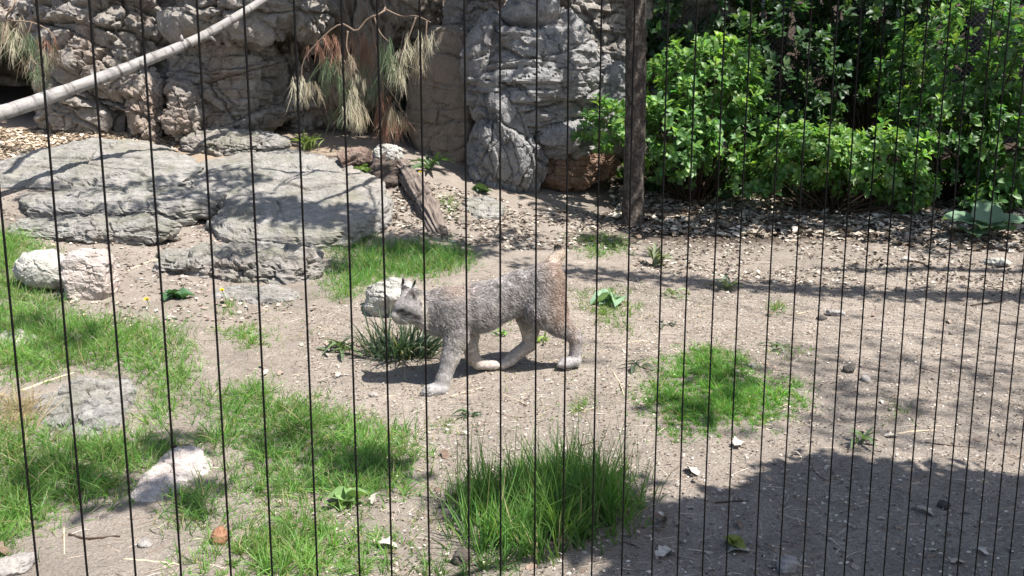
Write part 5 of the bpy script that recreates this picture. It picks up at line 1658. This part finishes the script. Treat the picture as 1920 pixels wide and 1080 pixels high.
for (px, py, s, k, lab) in [(1245, 985, .09, 5, 'rounded brown dead leaf at the foot of the tall grass clump'), (1405, 1038, .11, 3, 'pale ragged dead leaf lying alone in the shaded soil'), (1300, 958, .10, 4, 'curled grey brown leaf on the shadow edge'),
                            (1390, 832, .09, 3, 'pale crumpled leaf below the lawn like grass patch'), (1285, 882, .09, 3, 'pale three pointed leaf above the shadow edge'), (1708, 955, .10, 4, 'flattened brown leaf in the middle of the shade'),
                            (1600, 1062, .10, 0, 'curled tan leaf at the lowest frame edge in the shade'), (745, 1030, .08, 3, 'cream and brown curled leaf in front of the ragged grass'), (1230, 1050, .10, 3, 'large pale leaf in the litter right of the grass clump'),
                            (690, 825, .07, 3, 'pale dry leaf between the grass patches in front of the lynx'), (700, 950, .07, 3, 'pale leaf by the broad leaved seedling'), (830, 850, .08, 5, 'dark curled leaf right of the wide grass patch'), (15, 1045, .1, 5, 'dark brown leaf at the lowest left corner'), (1852, 1045, .05, 3, 'small whitish scrap of leaf in the shade')]:
    drop_leaf(px, py, s, k, lab, None, rgl)
n = 0
while n < 90:
    px, py = rgl.uniform(480, 1915), rgl.uniform(500, 1075)
    if noise(np.array([[px / 130, py / 70, 3.]]), 12)[0] < -.05: continue
    drop_leaf(px, py, rgl.uniform(.03, .065), int(rgl.integers(8)), None, None, rgl); n += 1
    tag(LAST[0], 'small %s dry leaf fallen %s' % (LEAF_WORD[LAST[1]], zone(px, py)), 'leaf', 'dry leaves scattered on the open soil')
n = 0
while n < 260:
    px, py = rgl.uniform(1190, 1918), rgl.uniform(392, 480)
    if py > 440 + 25 * noise(np.array([[px / 90, 0, 1.]]), 5)[0] + (px > 1700) * 25: continue
    drop_leaf(px, py, rgl.uniform(.07, .13), int(rgl.integers(8)), None, None, rgl); n += 1
    tag(LAST[0], '%s dry leaf in the thick litter below the %s' % (LEAF_WORD[LAST[1]], 'first tall shrub' if px < 1400 else 'low spreading shrub' if px < 1720 else 'tall right shrub'), 'leaf', 'leaf litter below the shrubs')

def litter(label, poly, n, smin, smax, seed, cols, name='leaf_litter', ragged=.2):
    rg = np.random.default_rng(seed)
    q, _ = poly_points(poly, n, rg)
    p3 = np.c_[q * 1.8, np.full(len(q), seed * 1.)]
    q = q[fbm(p3, 3, seed) > -ragged]; n = len(q)
    P = np.c_[q, terrain(q[:, 0], q[:, 1]) + rg.uniform(.003, .02, n)]
    a = rg.uniform(0, 6.28, n)
    D = np.c_[np.cos(a), np.sin(a), rg.normal(size=n) * .25]
    Rm = frames(D, np.c_[rg.normal(size=(n, 2)) * .4, np.ones(n)], rg.normal(size=n) * .3)
    C = np.array(cols)[rg.integers(0, len(cols), n)] * rg.uniform(.7, 1.3, (n, 1))
    V, F, C = batch(CHEAP, P, Rm, rg.uniform(smin, smax, n), C)
    o = link(name, mesh_np(name, V, F, M['litter'], C, False))
    tag(o, label, 'litter', None, 'stuff')
LC = [(.30, .265, .215), (.37, .335, .285), (.21, .165, .13), (.43, .40, .35), (.15, .115, .09), (.10, .078, .06)]
litter('deep dry leaf litter carpeting the ground below the shrubs', [(1150, 352), (2050, 352), (2050, 475), (1800, 470), (1600, 450), (1400, 445), (1230, 440), (1150, 425)], 16000, .05, .12, 1, LC, ragged=.6)
litter('crumbled leaf bits over the open soil', [(560, 600), (1000, 500), (1920, 470), (2100, 1100), (500, 1100)], 24000, .006, .022, 2, [(.30, .25, .20), (.40, .35, .30), (.22, .16, .12), (.46, .42, .37), (.12, .085, .065), (.09, .07, .055)], ragged=.5)
litter('thin scatter of leaf bits straying out from the shrub litter', [(1190, 430), (2050, 450), (2050, 560), (1600, 545), (1180, 510)], 4500, .015, .06, 6, LC, ragged=.12)
litter('leaf bits gathered round the stump and boulder foot', [(740, 330), (960, 380), (1180, 400), (1200, 470), (960, 470), (840, 460), (720, 440)], 3500, .02, .07, 3, LC)
litter('dry leaf bits on the ledges of the hill', [(-60, 300), (400, 300), (420, 470), (600, 580), (230, 640), (-60, 450)], 3500, .015, .05, 4, LC + [(.45, .33, .28)] * 3)
litter('tan needle litter on the terrace at the cliff foot', [(-100, 245), (330, 255), (330, 290), (200, 262), (60, 290), (-60, 320)], 2500, .03, .09, 5, [(.50, .42, .32), (.42, .34, .25), (.56, .49, .40)], ragged=.8)

def straws():
    """thin straws and rootlets lying flat over the soil"""
    rg = np.random.default_rng(14)
    q, _ = poly_points([(400, 600), (1000, 480), (1920, 440), (2100, 1100), (100, 1100), (200, 620)], 14000, rg)
    n = len(q)
    B = np.c_[q, terrain(q[:, 0], q[:, 1]) + .005]
    a = rg.uniform(0, 6.28, n)
    D = np.c_[np.cos(a), np.sin(a), rg.normal(size=n) * .06]; D /= np.linalg.norm(D, axis=1)[:, None]
    C = np.array([(.50, .43, .34), (.42, .34, .27), (.18, .13, .10), (.52, .47, .41)])[rg.integers(0, 4, n)]
    V, F, C = strands(B, D, rg.uniform(.03, .15, n), rg.uniform(.002, .0042, n), C, rg, .08, 2)
    V[:, 2] = np.maximum(V[:, 2], terrain(V[:, 0], V[:, 1]) + .002)
    o = link('straw_litter', mesh_np('straw_litter', V, F, M['litter'], C))
    tag(o, 'thin dry straws and rootlets lying over the bare soil', 'straw', None, 'stuff')
straws()

def twig(pts, r, mat, label, seed=1, cat='twig', group=None, fork=None):
    P = ground([p[0] for p in pts], [p[1] for p in pts]) + np.array([0, 0, r * .8])
    pa = smooth_path(P, 20)
    pa[:, 2] = np.maximum(pa[:, 2], terrain(pa[:, 0], pa[:, 1]) + r * .6) + .004 * noise(np.c_[np.linspace(0, 6, 20), np.full(20, seed), np.zeros(20)], 4)
    V, F = tube(pa, np.linspace(r, r * .55, 20), 7, True, .15, seed)
    parts = [(V, F)]
    if fork:
        p0 = pa[10]; d = ground(*fork)[0] - p0
        parts.append(tube(smooth_path([p0, p0 + d * .5 + np.array([0, 0, .01]), p0 + d], 8), np.linspace(r * .7, r * .35, 8), 6))
    V, F, _ = join(parts)
    c = pa.mean(0)
    o = link('twig', mesh_np('twig', V - c, F, mat), loc=c)
    tag(o, label, cat, group)
tw = [([(1660, 820), (1700, 812), (1755, 808)], .006, 'straw', 'pale straw coloured stick on the right soil above the shadow'),
      ([(1735, 832), (1790, 838), (1830, 842)], .005, 'dark_twig', 'thin dark twig right of the pale stick'),
      ([(1522, 872), (1530, 888), (1552, 902), (1575, 895)], .005, 'twig', 'bent twig just inside the shadow edge'),
      ([(1680, 920), (1720, 900), (1745, 890)], .004, 'twig', 'straight grey twig in the shade pointing to the fence'),
      ([(1590, 960), (1620, 945), (1640, 940)], .005, 'twig', 'slim forked twig in the middle of the shade'),
      ([(1340, 945), (1375, 942), (1405, 941)], .005, 'dark_twig', 'short dark twig along the shadow edge'),
      ([(1735, 1048), (1760, 1042)], .006, 'twig', 'stubby twig low in the shade'),
      ([(1510, 985), (1530, 998)], .004, 'twig', 'tiny twig left of the forked twig'),
      ([(1700, 492), (1725, 494), (1745, 505)], .012, 'dark_twig', 'curved dark twig beside the small white stone'),
      ([(1820, 575), (1850, 570), (1880, 566)], .008, 'dark_twig', 'dark twig on the soil at the right edge'),
      ([(1725, 690), (1760, 700), (1800, 708)], .004, 'twig', 'faint long straw twig on the right soil'),
      ([(845, 745), (875, 735), (905, 728)], .004, 'straw', 'thin straw right of the front paw'),
      ([(940, 740), (970, 752), (995, 764)], .004, 'straw', 'long straw in front of the lynx belly'),
      ([(930, 775), (960, 782), (1000, 784)], .004, 'twig', 'thin twig below the long straw'),
      ([(1150, 700), (1162, 720), (1170, 742)], .005, 'straw', 'pale stalk left of the lawn like grass patch'),
      ([(640, 1005), (660, 990), (690, 965)], .005, 'twig', 'small twig by the bright short grass'),
      ([(230, 1050), (300, 1055), (350, 1063)], .004, 'straw', 'bleached straw on the bare soil in front'),
      ([(120, 990), (121, 1040)], .004, 'straw', 'upright lying straw on the left bare soil'),
      ([(130, 1005), (165, 1012), (225, 1008)], .006, 'dark_twig', 'dark crooked twig on the left bare soil'),
      ([(275, 1040), (300, 1030), (315, 1020)], .004, 'twig', 'tiny twig right of the flat pale stone'),
      ([(40, 735), (80, 720), (140, 700)], .008, 'straw', 'thick straw stalk along the top of the half buried stone'),
      ([(240, 510), (275, 495), (320, 485)], .008, 'straw', 'dry stalk leaning over the soil right of the pinkish boulder'),
      ([(1300, 680), (1210, 640), (1130, 660)], .004, 'straw', 'long thin straw crossing the soil behind the lawn patch'),
      ([(900, 345), (960, 365), (1010, 378)], .010, 'twig', 'thin grey stick lying at the foot of the grey wedge rock')]
for k, (p, r, m, lab) in enumerate(tw): twig(p, r, M[m], lab, k)
rgt = np.random.default_rng(31)
for k in range(60):
    px, py = rgt.uniform(560, 1900), rgt.uniform(560, 1070)
    a = rgt.uniform(-.5, .5); L = rgt.uniform(18, 55)
    twig([(px, py), (px + L * .5, py + L * .5 * sin(a) * .5 + rgt.normal() * 2), (px + L, py + L * sin(a) * .5)], rgt.uniform(.002, .0042), M[['twig', 'dark_twig', 'straw'][k % 3]], ['short grey brown twig lying ', 'short dark twig lying ', 'short pale straw stick lying '][k % 3] + zone(px, py), 100 + k, group='short twigs scattered on the open soil')

# ---------------------------------------------------------------- trees outside the frame whose crowns and limbs throw the shade seen on the ground
def shade_tree(label, root, clumps, limbs, seed, r0=.2, leaf=.13, twigs=.012):
    root = np.array([root[0], root[1], floor_at(*root) - .05])
    top = np.mean([c[0] for c in clumps], 0) + np.array([0, 0, .5])
    o = empty('shade_tree', root, label, 'tree')
    pa = smooth_path([root, root + np.array([.05, 0, 2.2]), root + np.array([-.05, .06, 4.5]), root + np.array([0, 0, 8.0])], 40)
    V, F = tube(pa, np.linspace(r0, r0 * .35, 40), 20, True, .08, seed)
    link('trunk', mesh_np('trunk', V - root, F, M['bark']), o)
    for k, (c, r, n) in enumerate(clumps):
        crown(o, [c], [r], n, seed + k, leaf, flat=.75)
        if k % 3 == 0: limb_to(o, [pa[30], (pa[30] + c) / 2 + np.array([0, 0, .5]), c], twigs, .004, M['bark'], seg=6)
    for pts, ra, rb in limbs:
        limb_to(o, pts, ra, rb, M['bark'], seg=10)
    return o
S_ = shadow_of
dense = [(S_(px, py, 2.9), r, int(n * 1.25)) for px, py, r, n in [(1600, 915, .37, 640), (1470, 985, .36, 620), (1735, 1000, .36, 560), (1900, 945, .38, 640), (1340, 1020, .34, 500), (1600, 1040, .40, 620), (1770, 1060, .40, 620), (1440, 1080, .36, 520), (1300, 1090, .3, 420), (1940, 1060, .42, 620), (1240, 1010, .14, 110)]]
shade_tree('leafy tree outside the fence whose dense crown shades the near right corner', (3.4, -.6), dense, [], 700, .14, .13)
band = [S_(x, y, 5.0) for x, y in [(2060, 560), (1900, 556), (1700, 552), (1500, 545), (1330, 533), (1200, 520), (1060, 508)]]
thin = [(S_(px, py, 5.0), r, n) for px, py, r, n in [(x, y, .27, 60) for x, y in zip(range(1080, 1960, 62), np.interp(range(1080, 1960, 62), [1080, 1200, 1330, 1500, 1700, 1960], [510, 521, 533, 545, 552, 557]))] + [(x, 507, .09, 16) for x in range(1560, 1920, 50)] + [(1000, 500, .3, 60), (880, 470, .35, 70), (1230, 480, .2, 25), (1850, 460, .3, 60), (1750, 470, .25, 40)]]
thin += [(S_(px, py, 9.0), r * 1.15, int(n * .62)) for px, py, r, n in [(1700, 620, .5, 60), (1880, 620, .5, 75), (1620, 680, .5, 75), (1780, 690, .5, 95), (1900, 700, .5, 95), (1560, 740, .45, 80), (1700, 770, .45, 90), (1850, 780, .45, 80), (1480, 690, .35, 40), (1350, 690, .35, 40), (1300, 790, .3, 40), (1500, 800, .35, 45), (1640, 830, .3, 40), (1100, 660, .3, 25)]]
shade_tree('tall tree right of the enclosure with a long low limb', (8.6, 1.6), thin, [(band, .10, .05), ([S_(1950, 512, 5.2), S_(1700, 506, 5.2), S_(1560, 508, 5.2)], .05, .03)], 740, .2, .12)
left = [(S_(px, py, 5.2), r, n) for px, py, r, n in [(430, 415, .34, 260), (500, 425, .34, 300), (570, 440, .34, 320), (640, 440, .30, 260), (690, 455, .3, 200), (440, 370, .30, 170), (400, 345, .28, 150), (350, 400, .35, 160), (600, 500, .36, 200), (540, 500, .3, 140), (440, 510, .3, 90), (300, 372, .35, 110), (180, 378, .35, 80), (80, 370, .3, 60), (250, 425, .3, 80), (120, 425, .3, 60), (790, 455, .36, 220), (730, 470, .34, 220), (860, 470, .35, 160), (960, 450, .35, 120), (1050, 400, .35, 120), (1130, 450, .3, 140),
        (640, 880, .2, 50), (720, 880, .2, 50), (520, 830, .2, 30), (100, 900, .25, 70), (200, 930, .2, 60), (340, 930, .2, 60), (40, 620, .25, 90), (150, 640, .2, 50), (950, 940, .22, 60), (1120, 930, .25, 170), (1160, 1000, .25, 170), (1060, 1000, .2, 90), (880, 950, .16, 70), (320, 840, .2, 60), (1340, 720, .2, 40), (1290, 770, .2, 40), (470, 480, .3, 80)]]
lim = [([S_(780, 345, 3.4), S_(640, 345, 3.4), S_(540, 350, 3.4), S_(460, 335, 3.4)], .030, .018), ([S_(720, 345, 3.4), S_(660, 380, 3.4), S_(590, 412, 3.4), S_(470, 440, 3.4)], .034, .020), ([S_(560, 350, 3.4), S_(525, 372, 3.4), S_(500, 395, 3.4)], .016, .010), ([S_(580, 350, 3.4), S_(545, 368, 3.4), S_(515, 385, 3.4)], .014, .009), ([S_(665, 375, 3.4), S_(685, 400, 3.4), S_(692, 450, 3.4)], .018, .010),
       ([S_(10, 340, 3.6), S_(60, 292, 3.6), S_(130, 270, 3.6), S_(230, 250, 3.6)], .05, .03)]
shade_tree('tree beyond the left end of the hill whose crown reaches over the rocks', (-8.2, 8.6), left, lim, 780, .15, .12)
def canopy(parent, targets, seed, leaf=.2, hue=(.045, .11, .03), name='crown'):
    """leaf clumps of a crown: each clump hangs on the sun's line above a place that the photograph shows in shade"""
    rg = np.random.default_rng(seed)
    parts = []
    for (p, k, r, n) in targets:
        c = np.array(p) + SUN * k
        d = rg.normal(size=(n, 3)); d /= np.linalg.norm(d, axis=1)[:, None]
        P = c + d * (rg.uniform(.02, 1, n) ** .45)[:, None] * r * np.array([1, 1, .55])
        Rm = frames(rg.normal(size=(n, 3)) * np.array([1, 1, .5]), np.tile([0, 0, 1.], (n, 1)) + rg.normal(size=(n, 3)) * .3, rg.normal(size=n) * .5)
        parts.append(batch(CHEAP, P, Rm, leaf * rg.uniform(.6, 1.2, n), rg.uniform(.7, 1.25, (n, 1)) * np.array(hue)))
    V, F, C = join(parts)
    o = link(name, mesh_np(name, V - np.array(parent.location), F, M['dull_leaf'], C, False), parent); o['kind'] = 'stuff'
    return o
rgc = np.random.default_rng(8)
tg = []
for px in range(1200, 2000, 95):                    # the wood behind the shrubs
    for py in (-60, 20, 100, 180, 260):
        tg.append((at(px + rgc.uniform(-25, 25), py + rgc.uniform(-20, 20), 13.2), 4.2, .62, 150))
for px in range(1215, 1960, 62):                    # the litter below them
    for py in (416, 428, 442):
        if rgc.random() < .15 or (py == 442 and rgc.random() < .4): continue
        tg.append((gpt(px + rgc.uniform(-25, 25), py + rgc.uniform(-6, 6)), 4.4, .18, 60 if py < 430 else 40))
for px, py in [(1720, 180), (1790, 230), (1870, 240), (1740, 290), (1850, 320), (1920, 150), (1930, 250), (1420, 90), (1700, 60), (1460, 170)]:
    tg.append((at(px, py, 10.3), 4.0, .30, 60))
for py in (40, 120, 200, 280, 340):
    tg.append((at(1186, py, 9.5), 4.2, .22, 13))
canopy(woods[1], tg, 92)
# crown of the pine on the cliff: keeps the recess below it dark
rgp = np.random.default_rng(3)
tg = []
for px in range(350, 880, 52):
    for py in (-60, 10, 80, 150, 220, 280):
        if px < 430 and py > 60: continue
        if px > 800 and py < 70 and py > 20: continue
        tg.append((at(px + rgp.uniform(-20, 20), py + rgp.uniform(-20, 20), 11.7 if py < 200 else 11.2), 2.6 + max(0, (py) / 200.), .34, 95))
for px, py, r, n in [(60, 0, .5, 130), (30, 110, .35, 80), (130, 150, .25, 25), (250, 60, .25, 25), (230, 190, .2, 20), (330, 120, .3, 40), (380, 200, .35, 60), (470, 180, .35, 70), (160, 60, .2, 16), (300, 20, .3, 40), (900, 30, .3, 50), (920, 230, .25, 40), (1120, 60, .35, 70), (1060, 320, .3, 60)]:
    tg.append((at(px, py, 11.2), 3.2, r, n))
canopy(pine, tg, 93, .16, (.045, .075, .035), 'foliage')
pc = [t[0] + SUN * t[1] for t in tg[::5]]
for k in range(0, len(pc)):
    limb_to(pine, [pine_base + np.array([0, 0, 1.5 + .15 * k]), (pine_base + pc[k]) / 2 + np.array([0, 0, 1.2]), pc[k]], .03, .008, M['bark'], seg=6, seed=k)

# ---------------------------------------------------------------- wire fence in front of the lens
def fence():
    xs = [17, 115, 211, 302, 401, 484, 573, 657, 721, 796, 875, 938, 1004, 1061, 1119, 1178, 1238, 1288, 1338, 1385, 1443, 1491, 1538, 1580, 1621, 1660, 1699, 1738, 1775, 1815, 1845, 1880]
    a = np.array([-.5097, .8785]); dv = np.array([.04485, .02210])
    lo = 1.4 - 1.75; hi = 3.0
    o = empty('wire_fence', (a[0], a[1], lo), 'fence of thin black upright wires running across the whole view', 'fence')
    base = np.array([a[0], a[1], lo])
    ss = []
    for x in xs:
        m = (x - 960) / FPX / cos(PITCH)
        ss.append((a[0] - m * a[1]) / (m * dv[1] - dv[0]))
    ss = [ss[0] - 3, ss[0] - 2, ss[0] - 1] + ss + [ss[-1] + k for k in range(1, 36)] + [ss[0] - k for k in range(4, 24)]
    rg = np.random.default_rng(2)
    for k, s in enumerate(ss):
        p = a + dv * s
        z = np.linspace(lo, hi, 60)
        w = .0011 * np.stack([noise(np.c_[z * 2.2, np.full(60, k * 3.3), np.zeros(60)], 1), noise(np.c_[z * 2.2, np.full(60, k * 3.3), np.ones(60)], 2)], -1)
        P = np.c_[p[0] + w[:, 0], p[1] + w[:, 1], z]
        V, F = tube(P, np.full(60, .00125), 8)
        wi = link('wire', mesh_np('wire', V - base, F, M['wire']), o)
        if 3 <= k < 35 and k in (6, 15, 31):       # small crimped knots on some wires
            zz = {6: 1.055, 15: 1.40, 31: 1.43}[k]
            Nn, Fi = ico(2)
            link('wire_knot', mesh_np('wire_knot', Nn * np.array([.004, .0022, .0022]) + np.array([p[0] + .002, p[1], zz]) - base, Fi, M['wire']), wi)
    s0, s1 = min(ss) - 1, max(ss) + 1
    for z in (lo, hi):
        e0, e1 = a + dv * s0, a + dv * s1
        V, F = tube([(*e0, z), (*(e0 * .5 + e1 * .5), z), (*e1, z)], [.02] * 3, 12)
        link('rail', mesh_np('rail', V - base, F, M['wire']), o)
    for s in (s0, s1):
        e = a + dv * s
        V, F = tube([(*e, lo - .1), (*e, 1.3), (*e, hi + .05)], [.03] * 3, 14)
        link('post', mesh_np('post', V - base, F, M['wire']), o)
fence()
